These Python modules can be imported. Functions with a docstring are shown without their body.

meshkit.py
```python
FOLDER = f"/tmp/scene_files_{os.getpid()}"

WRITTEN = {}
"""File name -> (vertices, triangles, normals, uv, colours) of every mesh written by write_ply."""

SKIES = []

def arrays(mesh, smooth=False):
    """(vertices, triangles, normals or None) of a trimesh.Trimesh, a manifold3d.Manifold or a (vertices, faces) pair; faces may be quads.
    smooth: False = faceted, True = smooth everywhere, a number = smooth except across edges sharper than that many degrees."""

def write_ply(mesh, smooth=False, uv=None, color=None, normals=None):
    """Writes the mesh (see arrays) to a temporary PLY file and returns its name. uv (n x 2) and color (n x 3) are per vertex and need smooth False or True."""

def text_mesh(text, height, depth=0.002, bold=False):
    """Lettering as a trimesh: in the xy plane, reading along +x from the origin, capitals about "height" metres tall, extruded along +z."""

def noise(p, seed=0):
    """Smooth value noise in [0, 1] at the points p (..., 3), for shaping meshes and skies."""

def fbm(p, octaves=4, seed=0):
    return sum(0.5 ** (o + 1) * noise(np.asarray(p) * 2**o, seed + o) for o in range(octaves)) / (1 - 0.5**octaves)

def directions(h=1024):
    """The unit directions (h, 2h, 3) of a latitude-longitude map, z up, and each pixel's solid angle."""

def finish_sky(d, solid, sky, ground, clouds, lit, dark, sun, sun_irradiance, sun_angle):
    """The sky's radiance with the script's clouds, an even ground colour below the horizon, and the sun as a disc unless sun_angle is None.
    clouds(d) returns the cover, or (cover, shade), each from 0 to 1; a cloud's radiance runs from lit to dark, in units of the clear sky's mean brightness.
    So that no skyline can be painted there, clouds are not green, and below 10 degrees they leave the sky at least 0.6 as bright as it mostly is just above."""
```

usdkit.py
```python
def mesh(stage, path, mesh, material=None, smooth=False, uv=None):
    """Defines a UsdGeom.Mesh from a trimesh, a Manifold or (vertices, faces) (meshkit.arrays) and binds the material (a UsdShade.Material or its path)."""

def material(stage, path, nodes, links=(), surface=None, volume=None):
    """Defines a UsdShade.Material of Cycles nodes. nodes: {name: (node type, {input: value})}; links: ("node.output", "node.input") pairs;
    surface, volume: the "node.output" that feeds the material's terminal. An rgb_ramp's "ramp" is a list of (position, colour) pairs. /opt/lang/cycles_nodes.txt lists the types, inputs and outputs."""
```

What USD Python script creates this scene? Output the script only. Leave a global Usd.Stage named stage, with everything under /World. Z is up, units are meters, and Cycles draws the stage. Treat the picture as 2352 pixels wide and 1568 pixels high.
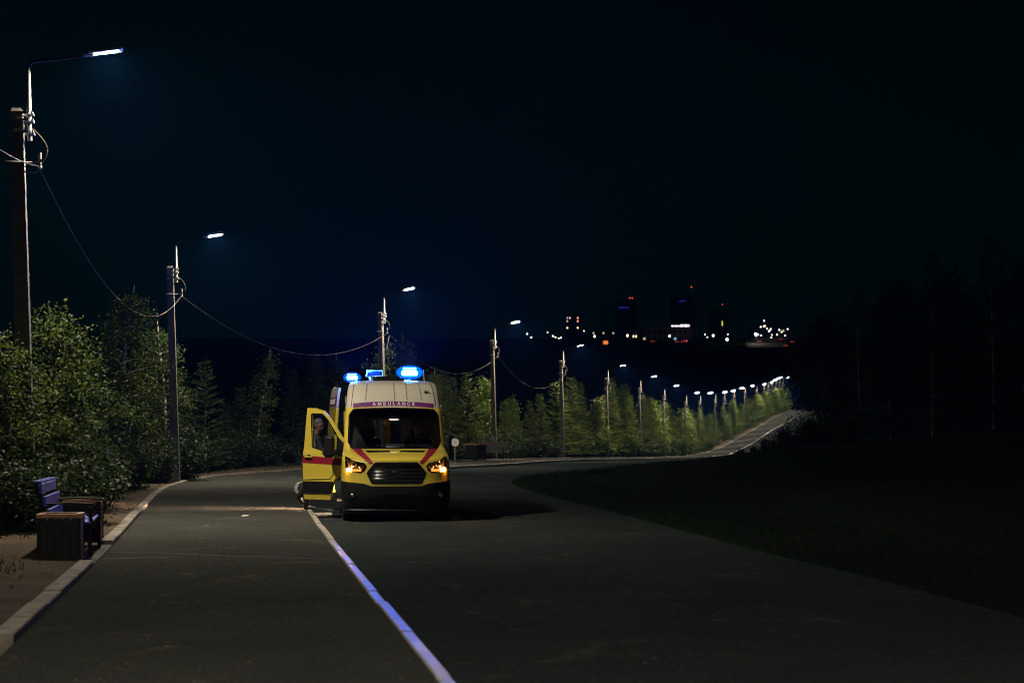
import math, random
import numpy as np
import trimesh, manifold3d, shapely
import shapely.geometry as sg
import shapely.ops as so
from shapely.prepared import prep
from scipy.interpolate import PchipInterpolator, Akima1DInterpolator
from scipy.spatial import cKDTree
import usdkit, meshkit
from pxr import Usd, UsdGeom, UsdLux, UsdShade, Gf, Sdf

stage = Usd.Stage.CreateInMemory()
UsdGeom.SetStageUpAxis(stage, UsdGeom.Tokens.z)
UsdGeom.SetStageMetersPerUnit(stage, 1.0)
UsdGeom.Xform.Define(stage, '/World')
UsdGeom.Scope.Define(stage, '/World/Looks')
RNG = random.Random(7)
NP = np.random.default_rng(11)

# ------------------------------------------------------------------ camera, sky, exposure
EYE, FOC, CX, HY, PW = 1.6, 3267.0, 1176.0, 1004.0, 2352.0     # eye height; focal length, centre and horizon in px of a 2352 wide picture
cam = UsdGeom.Camera.Define(stage, '/World/camera')
cam.CreateFocalLengthAttr(FOC / PW * 36.0)
cam.CreateHorizontalApertureAttr(36.0)
cam.CreateVerticalApertureAttr(36.0 * 682 / 1024)
cam.CreateVerticalApertureOffsetAttr((HY - 783.5) / PW * 36.0)
cam.CreateClippingRangeAttr(Gf.Vec2f(0.1, 5000))
cam.CreateFStopAttr(2.0)
cam.CreateFocusDistanceAttr(27.5)
cam.CreateExposureAttr(0.0)
cam.AddTranslateOp().Set(Gf.Vec3d(0, 0, EYE))
cam.AddRotateXOp().Set(90.0)

SKY = 0.0029
LAMP = 11000.0
BEACON = 1150.0
UPLIGHT = 24000.0
HAZE = 0.00022

def mat(name, nodes, links=(), surface=None, volume=None):
    return usdkit.material(stage, '/World/Looks/' + name, nodes, links, surface, volume)

sky_m = mat('night_sky', {
    'sky': ('sky_texture', {'sky_type': 'single_scattering', 'sun_disc': False, 'sun_elevation': 0.02, 'sun_rotation': 2.4}),
    'bw': ('rgb_to_bw', {}),
    'tint': ('mix_color', {'blend_type': 'multiply', 'fac': 1.0, 'b': (0.02, 0.78, 0.58), 'use_clamp': False, 'use_clamp_result': False}),
    'bg': ('background_shader', {'strength': SKY})},
    [('sky.color', 'bw.color'), ('bw.val', 'tint.a'), ('tint.result', 'bg.color')], surface='bg.background')
dome = UsdLux.DomeLight.Define(stage, '/World/sky')
UsdShade.MaterialBindingAPI.Apply(dome.GetPrim()).Bind(sky_m)
dome.GetPrim().SetCustomDataByKey('kind', 'structure')

# ------------------------------------------------------------------ helpers
_used = {}
def numbered(parent, name):
    k = _used.get((parent, name), 0)
    _used[(parent, name)] = k + 1
    return f'{parent}/{name}' if k == 0 else f'{parent}/{name}_{k:03d}'

def where(parent):
    return '/World' if parent is None else (parent if isinstance(parent, str) else str(parent.GetPath()))

def tag(p, label=None, cat=None, group=None, kind=None):
    p = p.GetPrim() if hasattr(p, 'GetPrim') else p
    for k, v in (('label', label), ('category', cat), ('group', group), ('kind', kind)):
        if v:
            p.SetCustomDataByKey(k, v)
    return p

def obj(name, mesh, m, parent=None, smooth=False, uv=None):
    return usdkit.mesh(stage, numbered(where(parent), name), mesh, m, smooth, uv).GetPrim()

def thing(name, label, cat, loc=(0, 0, 0), rz=0.0, group=None, scale=None, tilt=None):
    x = UsdGeom.Xform.Define(stage, numbered('/World', name))
    x.AddTranslateOp().Set(Gf.Vec3d(*map(float, loc)))
    x.AddRotateZOp().Set(float(rz))
    if tilt:
        x.AddRotateYOp().Set(float(tilt))
    if scale is not None:
        x.AddScaleOp().Set(Gf.Vec3f(*(np.ones(3) * scale)))
    return tag(x, label, cat, group)

def part(name, parent, loc=None, rz=0.0):
    x = UsdGeom.Xform.Define(stage, numbered(where(parent), name))
    if loc is not None:
        x.AddTranslateOp().Set(Gf.Vec3d(*map(float, loc)))
        x.AddRotateZOp().Set(float(rz))
    return x.GetPrim()

def klass(name):
    return stage.CreateClassPrim('/World/' + name)

def copy(cl, name, label, cat, loc, rz=0.0, group=None, scale=None, tilt=None):
    t = thing(name, label, cat, loc, rz, group, scale, tilt)
    t.GetReferences().AddInternalReference(cl.GetPath())
    t.SetInstanceable(True)
    return t

def P(u, v, Y):            # picture position (2352 px wide) and depth to a point
    return np.array([(u - CX) / FOC * Y, Y, EYE - (v - HY) / FOC * Y])

def cat_(*ms):
    return trimesh.util.concatenate([m for m in ms if m is not None])

def box(size, c, rz=0.0, rx=0.0, ry=0.0):
    b = trimesh.creation.box(size)
    if rx or ry or rz:
        b.apply_transform(trimesh.transformations.euler_matrix(rx, ry, rz))
    b.apply_translation(c)
    return b

def rbox(size, c, r=0.02, seg=8):
    s = np.array(size, float) / 2 - r
    ball = manifold3d.Manifold.sphere(r, seg)
    m = manifold3d.Manifold.batch_hull([ball.translate([float(a * s[0]), float(b * s[1]), float(d * s[2])]) for a in (-1, 1) for b in (-1, 1) for d in (-1, 1)]).to_mesh()
    t = trimesh.Trimesh(m.vert_properties[:, :3], m.tri_verts)
    t.apply_translation(c)
    return t

def tube(pts, r, n=8, cap=True):
    pts = np.asarray(pts, float)
    r = np.broadcast_to(np.asarray(r, float), (len(pts),))
    tan = np.gradient(pts, axis=0)
    tan /= np.linalg.norm(tan, axis=1, keepdims=True) + 1e-12
    ref = np.array([0, 0, 1.0]) if abs(tan[0][2]) < 0.9 else np.array([1.0, 0, 0])
    vs = []
    a = np.linspace(0, 2 * np.pi, n, endpoint=False)
    for p, t, rr in zip(pts, tan, r):
        x = np.cross(ref, t); x /= np.linalg.norm(x) + 1e-12
        y = np.cross(t, x); ref = np.cross(t, x) if False else ref
        vs.append(p + rr * (np.cos(a)[:, None] * x + np.sin(a)[:, None] * y))
    v = np.vstack(vs)
    f = []
    for k in range(len(pts) - 1):
        for j in range(n):
            q = [k * n + j, k * n + (j + 1) % n, (k + 1) * n + (j + 1) % n, (k + 1) * n + j]
            f += [[q[0], q[1], q[2]], [q[0], q[2], q[3]]]
    if cap:
        v = np.vstack([v, pts[0], pts[-1]])
        c0, c1, e = len(v) - 2, len(v) - 1, (len(pts) - 1) * n
        for j in range(n):
            f += [[c0, (j + 1) % n, j], [c1, e + j, e + (j + 1) % n]]
    return trimesh.Trimesh(v, np.array(f), process=False)

def lathe(prof, n=20, axis='z'):
    prof = np.asarray(prof, float)
    a = np.linspace(0, 2 * np.pi, n, endpoint=False)
    v = np.concatenate([np.stack([prof[:, 0] * math.cos(t), prof[:, 0] * math.sin(t), prof[:, 1]], 1) for t in a])
    k, f = len(prof), []
    for j in range(n):
        for i in range(k - 1):
            p, q = j * k + i, ((j + 1) % n) * k + i
            f += [[p, q, q + 1], [p, q + 1, p + 1]]
    m = trimesh.Trimesh(v, np.array(f), process=False)
    if axis == 'x':
        m.apply_transform(trimesh.transformations.rotation_matrix(np.pi / 2, [0, 1, 0]))
    return m

def sphere(c, r, sub=2, scale=(1, 1, 1)):
    s = trimesh.creation.icosphere(subdivisions=sub, radius=r)
    s.apply_scale(scale) if np.ndim(scale) == 0 else s.vertices.__imul__(np.array(scale, float))
    s.apply_translation(c)
    return s

def hulls(bones, refine=0.03, it=8, extra=()):
    """bones: (p, rp, q, rq); one smooth continuous skin."""
    ms = []
    for p, rp, q, rq in bones:
        a = manifold3d.Manifold.sphere(float(rp), 14).translate([float(x) for x in p])
        b = manifold3d.Manifold.sphere(float(rq), 14).translate([float(x) for x in q])
        ms.append(manifold3d.Manifold.batch_hull([a, b]))
    ms += list(extra)
    m = manifold3d.Manifold.batch_boolean(ms, manifold3d.OpType.Add).refine_to_length(refine).to_mesh()
    t = trimesh.Trimesh(m.vert_properties[:, :3], m.tri_verts)
    trimesh.smoothing.filter_taubin(t, iterations=it)
    return t

# ------------------------------------------------------------------ materials
def plain(name, col, rough=0.5, spec=0.5, metal=0.0, coat=0.0, noise=0.0, nscale=8.0, bump=0.0, bscale=40.0, coat_rough=0.06):
    n = {'p': ('principled_bsdf', {'base_color': col, 'roughness': rough, 'specular_ior_level': spec, 'metallic': metal, 'coat_weight': coat, 'coat_roughness': coat_rough})}
    l = []
    if noise or bump:
        n['tc'] = ('texture_coordinate', {})
    if noise:
        n['nz'] = ('noise_texture', {'scale': nscale, 'detail': 4.0, 'roughness': 0.6})
        n['rp'] = ('rgb_ramp', {'ramp': [(0.3, tuple(c * (1 - noise) for c in col)), (0.7, tuple(min(1, c * (1 + noise)) for c in col))]})
        l += [('tc.object', 'nz.vector'), ('nz.fac', 'rp.fac'), ('rp.color', 'p.base_color')]
    if bump:
        n['nb'] = ('noise_texture', {'scale': bscale, 'detail': 5.0})
        n['bp'] = ('bump', {'strength': bump, 'distance': 0.02})
        l += [('tc.object', 'nb.vector'), ('nb.fac', 'bp.height'), ('bp.normal', 'p.normal')]
    return mat(name, n, l, surface='p.BSDF')

def glow(name, col, strength):
    return mat(name, {'e': ('emission', {'color': col, 'strength': strength})}, [], surface='e.emission')

def asphalt(name, a, b, rough, bump=0.5, spec=0.35):
    return mat(name, {
        'g': ('geometry', {}),
        'n1': ('noise_texture', {'scale': 0.35, 'detail': 6.0, 'roughness': 0.65, 'distortion': 0.6}),
        'mp': ('mapping', {'scale': (0.9, 0.7, 1.0), 'rotation': (0, 0, 0.2)}),
        'n2': ('noise_texture', {'scale': 1.3, 'detail': 5.0, 'roughness': 0.7, 'distortion': 1.2}),
        'n3': ('noise_texture', {'scale': 42.0, 'detail': 4.0, 'roughness': 0.8}),
        'n4': ('noise_texture', {'scale': 21.0, 'detail': 1.0}),
        'r4': ('rgb_ramp', {'ramp': [(0.0, (1, 1, 1)), (0.73, (1, 1, 1)), (0.78, (3.2, 3.0, 2.7))]}),
        'm3': ('mix_color', {'blend_type': 'multiply', 'fac': 1.0, 'use_clamp': False}),
        'v': ('voronoi_texture', {'scale': 75.0}),
        'r1': ('rgb_ramp', {'ramp': [(0.25, a), (0.55, tuple((x + y) / 2 for x, y in zip(a, b))), (0.8, b)]}),
        'r2': ('rgb_ramp', {'ramp': [(0.45, (1, 1, 1)), (0.58, (1.0, 1.0, 1.0)), (0.74, (2.0, 1.9, 1.75))]}),
        'r3': ('rgb_ramp', {'ramp': [(0.3, (0.5, 0.5, 0.5)), (0.7, (1.5, 1.5, 1.5))]}),
        'm': ('mix_color', {'blend_type': 'multiply', 'fac': 1.0, 'use_clamp': False}),
        'm2': ('mix_color', {'blend_type': 'multiply', 'fac': 1.0, 'use_clamp': False}),
        'rr': ('map_range', {'from_min': 0.3, 'from_max': 0.7, 'to_min': rough - 0.12, 'to_max': rough + 0.12}),
        'b': ('bump', {'strength': bump, 'distance': 0.012}),
        'p': ('principled_bsdf', {'specular_ior_level': spec})},
        [('g.position', 'n1.vector'), ('g.position', 'mp.vector'), ('mp.vector', 'n2.vector'), ('g.position', 'n3.vector'), ('g.position', 'v.vector'),
         ('n1.fac', 'r1.fac'), ('n2.fac', 'r2.fac'), ('n3.fac', 'r3.fac'), ('r1.color', 'm.a'), ('r2.color', 'm.b'), ('m.result', 'm2.a'), ('r3.color', 'm2.b'),
         ('g.position', 'n4.vector'), ('n4.fac', 'r4.fac'), ('m2.result', 'm3.a'), ('r4.color', 'm3.b'), ('m3.result', 'p.base_color'), ('n2.fac', 'rr.value'), ('rr.result', 'p.roughness'), ('v.distance', 'b.height'), ('b.normal', 'p.normal')], surface='p.BSDF')

def soil(name, ramp, scale, bump=1.0, spec=0.05):
    return mat(name, {
        'g': ('geometry', {}), 'n1': ('noise_texture', {'scale': scale, 'detail': 8.0, 'roughness': 0.7}),
        'n2': ('noise_texture', {'scale': scale * 9, 'detail': 5.0, 'roughness': 0.7}),
        'mx': ('mix_float', {'fac': 0.5}), 'r': ('rgb_ramp', {'ramp': ramp}), 'b': ('bump', {'strength': bump, 'distance': 0.05}),
        'p': ('principled_bsdf', {'roughness': 0.95, 'specular_ior_level': spec})},
        [('g.position', 'n1.vector'), ('g.position', 'n2.vector'), ('n1.fac', 'mx.a'), ('n2.fac', 'mx.b'), ('mx.result', 'r.fac'), ('r.color', 'p.base_color'), ('n2.fac', 'b.height'), ('b.normal', 'p.normal')], surface='p.BSDF')

def leafy(name, dark, light, trans, rough=0.42, spec=0.28):
    return mat(name, {
        'o': ('object_info', {}), 'g': ('geometry', {}),
        'n': ('noise_texture', {'scale': 1.7, 'detail': 3.0}),
        'mx': ('mix_float', {'fac': 0.55}),
        'r': ('rgb_ramp', {'ramp': [(0.2, dark), (0.8, light)]}),
        'p': ('principled_bsdf', {'roughness': rough, 'specular_ior_level': spec}),
        't': ('translucent_bsdf', {'color': trans}), 'mc': ('mix_closure', {'fac': 0.28})},
        [('g.position', 'n.vector'), ('g.random_per_island', 'mx.b'), ('n.fac', 'mx.a'), ('mx.result', 'r.fac'), ('r.color', 'p.base_color'),
         ('p.BSDF', 'mc.closure1'), ('t.BSDF', 'mc.closure2')], surface='mc.closure')

M_road = asphalt('asphalt_road', (0.022, 0.0285, 0.0285), (0.037, 0.0455, 0.045), 0.9, spec=0.0)
M_path = asphalt('asphalt_path', (0.041, 0.0425, 0.0395), (0.065, 0.067, 0.0605), 0.9, spec=0.0)
M_soil = soil('bare_soil', [(0.3, (0.05, 0.038, 0.028)), (0.5, (0.1, 0.078, 0.056)), (0.7, (0.17, 0.14, 0.105))], 1.5)
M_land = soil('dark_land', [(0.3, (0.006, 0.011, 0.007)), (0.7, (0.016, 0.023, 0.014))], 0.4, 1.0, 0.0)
M_kerbs = [plain(f'kerb_concrete_{k}', c, 0.36, 0.6, noise=0.28, nscale=5, bump=0.35, bscale=55) for k, c in (('a', (0.30, 0.285, 0.26)), ('b', (0.345, 0.325, 0.295)), ('c', (0.26, 0.25, 0.23)))]
M_kerbo = [plain(f'edging_concrete_{k}', c, 0.85, 0.2, noise=0.3, nscale=5, bump=0.5, bscale=55) for k, c in (('a', (0.22, 0.2, 0.17)), ('b', (0.19, 0.172, 0.148)), ('c', (0.25, 0.228, 0.195)))]
M_pad = plain('pad_concrete', (0.075, 0.07, 0.062), 0.9, 0.2, noise=0.35, nscale=3, bump=0.4)
M_post = plain('post_concrete', (0.13, 0.12, 0.105), 0.8, 0.2, noise=0.2, nscale=6, bump=0.3)
M_galv = plain('galvanised_steel', (0.17, 0.17, 0.165), 0.55, 0.4, metal=0.2, noise=0.15)
M_arm = plain('shaded_arm_steel', (0.035, 0.035, 0.034), 0.6, 0.2)  # arm steel darkened in its colour to stand for shade above the lamp
M_dark = plain('black_metal', (0.01, 0.01, 0.011), 0.65, 0.25)
M_cable = plain('cable_sheath', (0.018, 0.018, 0.018), 0.6, 0.2)
M_led = glow('lamp_led', (1.0, 0.87, 0.67), LAMP)
M_head = plain('lamp_housing', (0.3, 0.3, 0.29), 0.4, 0.5)
M_wood = plain('brown_wood', (0.42, 0.2, 0.085), 0.5, 0.4, noise=0.35, nscale=14, bump=0.3)
M_binw = plain('black_boards', (0.014, 0.015, 0.017), 0.6, 0.3, noise=0.3, nscale=12)
M_blue = plain('beacon_blue_slats', (0.012, 0.05, 0.55), 0.32, 0.6, noise=0.15, nscale=9)  # slat colour carries the blue light of the beacons
M_yel = plain('yellow_paint', (0.52, 0.41, 0.05), 0.35, 0.5, coat=1.0, noise=0.04, nscale=3)
M_white = plain('white_paint', (0.44, 0.42, 0.36), 0.4, 0.5, coat=0.7, noise=0.05, nscale=3)
M_purple = plain('purple_film', (0.1, 0.014, 0.115), 0.4, 0.5)
M_red = plain('red_film', (0.2, 0.008, 0.022), 0.38, 0.5, coat=0.5)
M_letter = plain('letter_film', (0.6, 0.56, 0.58), 0.5, 0.4)
M_plastic = plain('black_plastic', (0.006, 0.0065, 0.007), 0.5, 0.3, noise=0.2, bump=0.15, bscale=300)
M_slat = plain('grille_black', (0.004, 0.004, 0.0045), 0.5, 0.25)
M_gloss = plain('gloss_black', (0.01, 0.01, 0.012), 0.12, 0.5)
M_rubber = plain('tyre_rubber', (0.015, 0.015, 0.015), 0.8, 0.2)
M_chrome = plain('chrome', (0.8, 0.8, 0.8), 0.12, 0.5, metal=1.0)
M_inner = plain('cab_lining', (0.05, 0.052, 0.056), 0.7, 0.3)
M_bulk = plain('partition_panel', (0.16, 0.16, 0.15), 0.6, 0.3)
M_seat = plain('seat_cloth', (0.016, 0.017, 0.02), 0.9, 0.2, noise=0.2, nscale=30)
M_blink = glow('amber_bulb', (1.0, 0.36, 0.07), 900.0)
M_blink2 = glow('amber_reflector', (1.0, 0.33, 0.06), 1.6)
M_beacon = glow('blue_beacon_lens', (0.012, 0.12, 1.0), BEACON)
M_uplight = glow('added_blue_uplight', (0.004, 0.16, 1.0), UPLIGHT)  # added upward glow that lights the haze above the beacons
M_halo_lens = mat('blue_halo_lens', {'t': ('transparent_bsdf', {'color': (0.95, 0.97, 1.0)}), 'e': ('emission', {'color': (0.0, 0.14, 1.0), 'strength': 2.4}), 'w': ('layer_weight', {'blend': 0.5}),
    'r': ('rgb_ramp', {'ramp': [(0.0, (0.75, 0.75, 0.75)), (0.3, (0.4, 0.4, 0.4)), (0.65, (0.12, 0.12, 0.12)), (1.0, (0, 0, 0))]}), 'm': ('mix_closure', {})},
    [('w.facing', 'r.fac'), ('r.color', 'm.fac'), ('t.BSDF', 'm.closure1'), ('e.emission', 'm.closure2')], surface='m.closure')  # oversized lens whose emission fades to the rim as a painted halo
M_bhouse = plain('beacon_housing', (0.55, 0.58, 0.65), 0.2, 0.6, coat=0.6)
M_warm = glow('step_light', (1.0, 0.62, 0.38), 36000.0)
M_dome = glow('cab_light', (1.0, 0.62, 0.42), 5.0)
M_glass = mat('window_glass', {'t': ('transparent_bsdf', {'color': (0.7, 0.76, 0.78)}), 'g': ('glossy_bsdf', {'roughness': 0.02, 'color': (0.9, 0.9, 0.9)}), 'f': ('fresnel', {'IOR': 1.18}), 'm': ('mix_closure', {})},
              [('f.fac', 'm.fac'), ('t.BSDF', 'm.closure1'), ('g.BSDF', 'm.closure2')], surface='m.closure')
M_wind = mat('windscreen_glass', {'t': ('transparent_bsdf', {'color': (0.46, 0.52, 0.56)}), 'g': ('glossy_bsdf', {'roughness': 0.02, 'color': (0.9, 0.9, 0.9)}), 'f': ('fresnel', {'IOR': 1.45}), 'm': ('mix_closure', {})},
             [('f.fac', 'm.fac'), ('t.BSDF', 'm.closure1'), ('g.BSDF', 'm.closure2')], surface='m.closure')
M_lens = mat('clear_lens', {'t': ('transparent_bsdf', {'color': (0.93, 0.93, 0.93)}), 'g': ('glossy_bsdf', {'roughness': 0.03, 'color': (0.9, 0.9, 0.9)}), 'f': ('fresnel', {'IOR': 1.45}), 'm': ('mix_closure', {})},
             [('f.fac', 'm.fac'), ('t.BSDF', 'm.closure1'), ('g.BSDF', 'm.closure2')], surface='m.closure')
M_shade_leaf = leafy('shade_dark_leaves', (0.008, 0.012, 0.006), (0.02, 0.026, 0.012), (0.01, 0.014, 0.005), 0.8, 0.03)  # leaf colour taken near black to stand for the unlit bank
M_birch = leafy('birch_leaves', (0.028, 0.052, 0.012), (0.105, 0.14, 0.026), (0.1, 0.13, 0.015), 0.62)
M_shrub = leafy('shrub_leaves', (0.014, 0.027, 0.01), (0.043, 0.064, 0.019), (0.03, 0.05, 0.01), 0.55)
M_pine = leafy('conifer_needles', (0.06, 0.1, 0.042), (0.12, 0.165, 0.06), (0.05, 0.08, 0.025), 0.5)
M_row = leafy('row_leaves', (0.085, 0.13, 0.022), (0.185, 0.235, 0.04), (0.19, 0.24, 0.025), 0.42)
M_bark = plain('dark_bark', (0.07, 0.055, 0.04), 0.9, 0.2, noise=0.4, nscale=12, bump=0.6)
M_birchbark = plain('birch_bark', (0.5, 0.46, 0.4), 0.7, 0.3, noise=0.45, nscale=9)
M_grass = leafy('grass_blades', (0.01, 0.019, 0.009), (0.03, 0.042, 0.02), (0.012, 0.02, 0.008), 0.9, 0.0)
M_skin = plain('skin', (0.2, 0.115, 0.085), 0.5, 0.4)
M_strip = plain('pale_piping', (0.22, 0.22, 0.21), 0.5, 0.5)
M_cloth = plain('dark_uniform', (0.012, 0.014, 0.02), 0.75, 0.3, noise=0.2, nscale=20)
M_trous = plain('dark_trousers', (0.013, 0.014, 0.018), 0.85, 0.2)
M_shoe = plain('black_shoe', (0.01, 0.01, 0.01), 0.5, 0.3)
M_hair = plain('grey_hair', (0.075, 0.073, 0.07), 0.6, 0.4, noise=0.3, nscale=60)
M_hair2 = plain('dark_hair', (0.02, 0.016, 0.013), 0.5, 0.4)
M_eye = plain('eye_dark', (0.03, 0.02, 0.02), 0.2, 0.5)
M_wall = plain('far_wall', (0.16, 0.15, 0.14), 0.9, 0.2, noise=0.2, nscale=0.3)
M_wall2 = plain('far_wall_dark', (0.09, 0.09, 0.095), 0.9, 0.2, noise=0.2, nscale=0.3)
M_pane = plain('unlit_window', (0.015, 0.018, 0.02), 0.15, 0.5)

# ------------------------------------------------------------------ the path, its two kerbs and the road: stations along the way
# outer kerb of the path, inner kerb (between path and road), right-hand edge of the road
ST = [((0.03, -8, .1), (2.71, -8, .1), (6.5, -8)), ((-1.57, 0, .1), (1.22, 0, .1), (6.0, 0)), ((-3.645, 10.39, .1), (-.72, 10.4, .1), (4.9, 10.4)),
      ((-4.906, 16.67, .1), (-1.86, 16.5, .1), (4.2, 16.5)), ((-5.571, 19.86, .1), (-2.5, 20, .1), (3.62, 20)), ((-8.16, 32, .1), (-4.66, 32, .1), (2.1, 32)),
      ((-9.8, 40, .1), (-5.98, 39.5, .1), (1.05, 39.5)), ((-10.76, 46.5, .1), (-6.74, 44.5, .1), (.4, 45)), ((-10.88, 50.4, .15), (-7.0, 47.5, .12), (.05, 48.5)),
      ((-10.05, 52.6, .22), (-6.6, 50.3, .15), (0, 51)), ((-8.26, 55.9, .30), (-5.4, 54.2, .22), (.3, 53.5)), ((-5.73, 63.3, .36), (-3.9, 60, .28), (1.6, 57.5)),
      ((-3.15, 72, .37), (0, 71, .31), (5.5, 68)), ((-.4, 84.8, .26), (2.8, 84, .26), (8.8, 82)), ((4.3, 101.8, .1), (7.4, 101, .08), (13.3, 99.3)),
      ((8.6, 118.8, -.1), (11.7, 118, -.12), (17.5, 116.3)), ((12.9, 135.8, -.3), (16, 135, -.3), (21.8, 133.3)), ((17, 151.7, -.45), (20.1, 150.8, -.45), (25.9, 149)),
      ((21.3, 167.7, -.55), (24.5, 166.5, -.5), (30.2, 164.4)), ((25.2, 183.6, -.35), (28.6, 182, -.2), (34.2, 179.5)), ((29.5, 199.5, .2), (33.1, 197.5, .6), (38.6, 194.5)),
      ((33.3, 215.4, .9), (37, 213, 1.4), (42.4, 210)), ((37.4, 231, 1.85), (41, 228.5, 2.3), (46.4, 225.3)), ((41.8, 247, 2.8), (45.5, 244.5, 3.3), (50.8, 241.3)),
      ((46.4, 261, 4.1), (50.1, 258.4, 4.4), (55.3, 255)), ((50, 275, 5.0), (53.8, 272.4, 5.2), (59, 269)), ((58, 304, 6.7), (61.8, 301.4, 6.8), (67, 298)), ((69, 349, 8.2), (72.8, 347, 8.3), (78, 344)),
      ((80, 390, 9.0), (84, 388, 9.0), (89, 386))]
O_ = np.array([s[0] for s in ST], float); I_ = np.array([s[1] for s in ST], float)
R_ = np.array([(s[2][0], s[2][1], s[1][2] - 0.13) for s in ST], float)
T_ = np.concatenate([[0], np.cumsum(np.linalg.norm(np.diff((O_ + I_) / 2, axis=0), axis=1))])
FO, FI, FR = (Akima1DInterpolator(T_, a) for a in (O_, I_, R_))
TS = np.concatenate([np.arange(0, 90, 0.5), np.arange(90, T_[-1], 2.0)])

def strip(A, B, n, za=0.0, zb=0.0, bow=0.0):
    """lofted sheet between two curves (k x 3)"""
    k = len(A)
    w = np.linspace(0, 1, n + 1)
    v = A[:, None] * (1 - w)[None, :, None] + B[:, None] * w[None, :, None]
    v[..., 2] += za * (1 - w) + zb * w + bow * 4 * w * (1 - w)
    f = []
    idx = np.arange(k * (n + 1)).reshape(k, n + 1)
    q = np.stack([idx[:-1, :-1], idx[:-1, 1:], idx[1:, 1:], idx[1:, :-1]], -1).reshape(-1, 4)
    f = np.vstack([q[:, [0, 1, 2]], q[:, [0, 2, 3]]])
    m = trimesh.Trimesh(v.reshape(-1, 3), f, process=False)
    return m

oc, ic, rc = FO(TS), FI(TS), FR(TS)
def left_of(c):
    t = np.gradient(c[:, :2], axis=0); t /= np.linalg.norm(t, axis=1, keepdims=True)
    return np.stack([-t[:, 1], t[:, 0], 0 * t[:, 0]], 1)
no, ni, nr = left_of(oc), left_of(ic), left_of(rc)
KW, KO = 0.095, 0.17
tag(obj('footpath', strip(oc - no * 0.004, ic + ni * (KW / 2 - .004), 8, 0, 0, 0.012), M_path, smooth=True), kind='structure')
tag(obj('road', strip(ic - ni * (KW / 2 - .01), rc, 12, -0.1, 0, 0.03), M_road, smooth=True), kind='structure')

def kerb_piece(F, t0, t1, w0, w1, top, bot, ch=0.012):
    tt = np.linspace(t0, t1, 3)
    c = F(tt)
    t = np.gradient(c[:, :2], axis=0); t /= np.linalg.norm(t, axis=1, keepdims=True)
    n = np.stack([-t[:, 1], t[:, 0], 0 * t[:, 0]], 1)
    prof = [(w0, bot), (w0, top - ch), (w0 + ch, top), (w1 - ch, top), (w1, top - ch), (w1, bot)]
    rows = np.array([[p + n_ * a + np.array([0, 0, b]) for a, b in prof] for p, n_ in zip(c, n)])
    k = len(prof)
    f = []
    for r in range(len(c) - 1):
        for j in range(k - 1):
            a = r * k + j
            f += [[a, a + 1, a + k + 1], [a, a + k + 1, a + k]]
    for r, s in ((0, 1), (len(c) - 1, -1)):
        for j in range(1, k - 1):
            tri = [r * k, r * k + j, r * k + j + 1]
            f.append(tri if s < 0 else tri[::-1])
    m = trimesh.Trimesh(rows.reshape(-1, 3), np.array(f), process=False)
    return m

def t_at_y(F, y):
    g = np.linspace(0, T_[-1], 8000)
    return float(np.interp(y, F(g)[:, 1], g))

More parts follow.
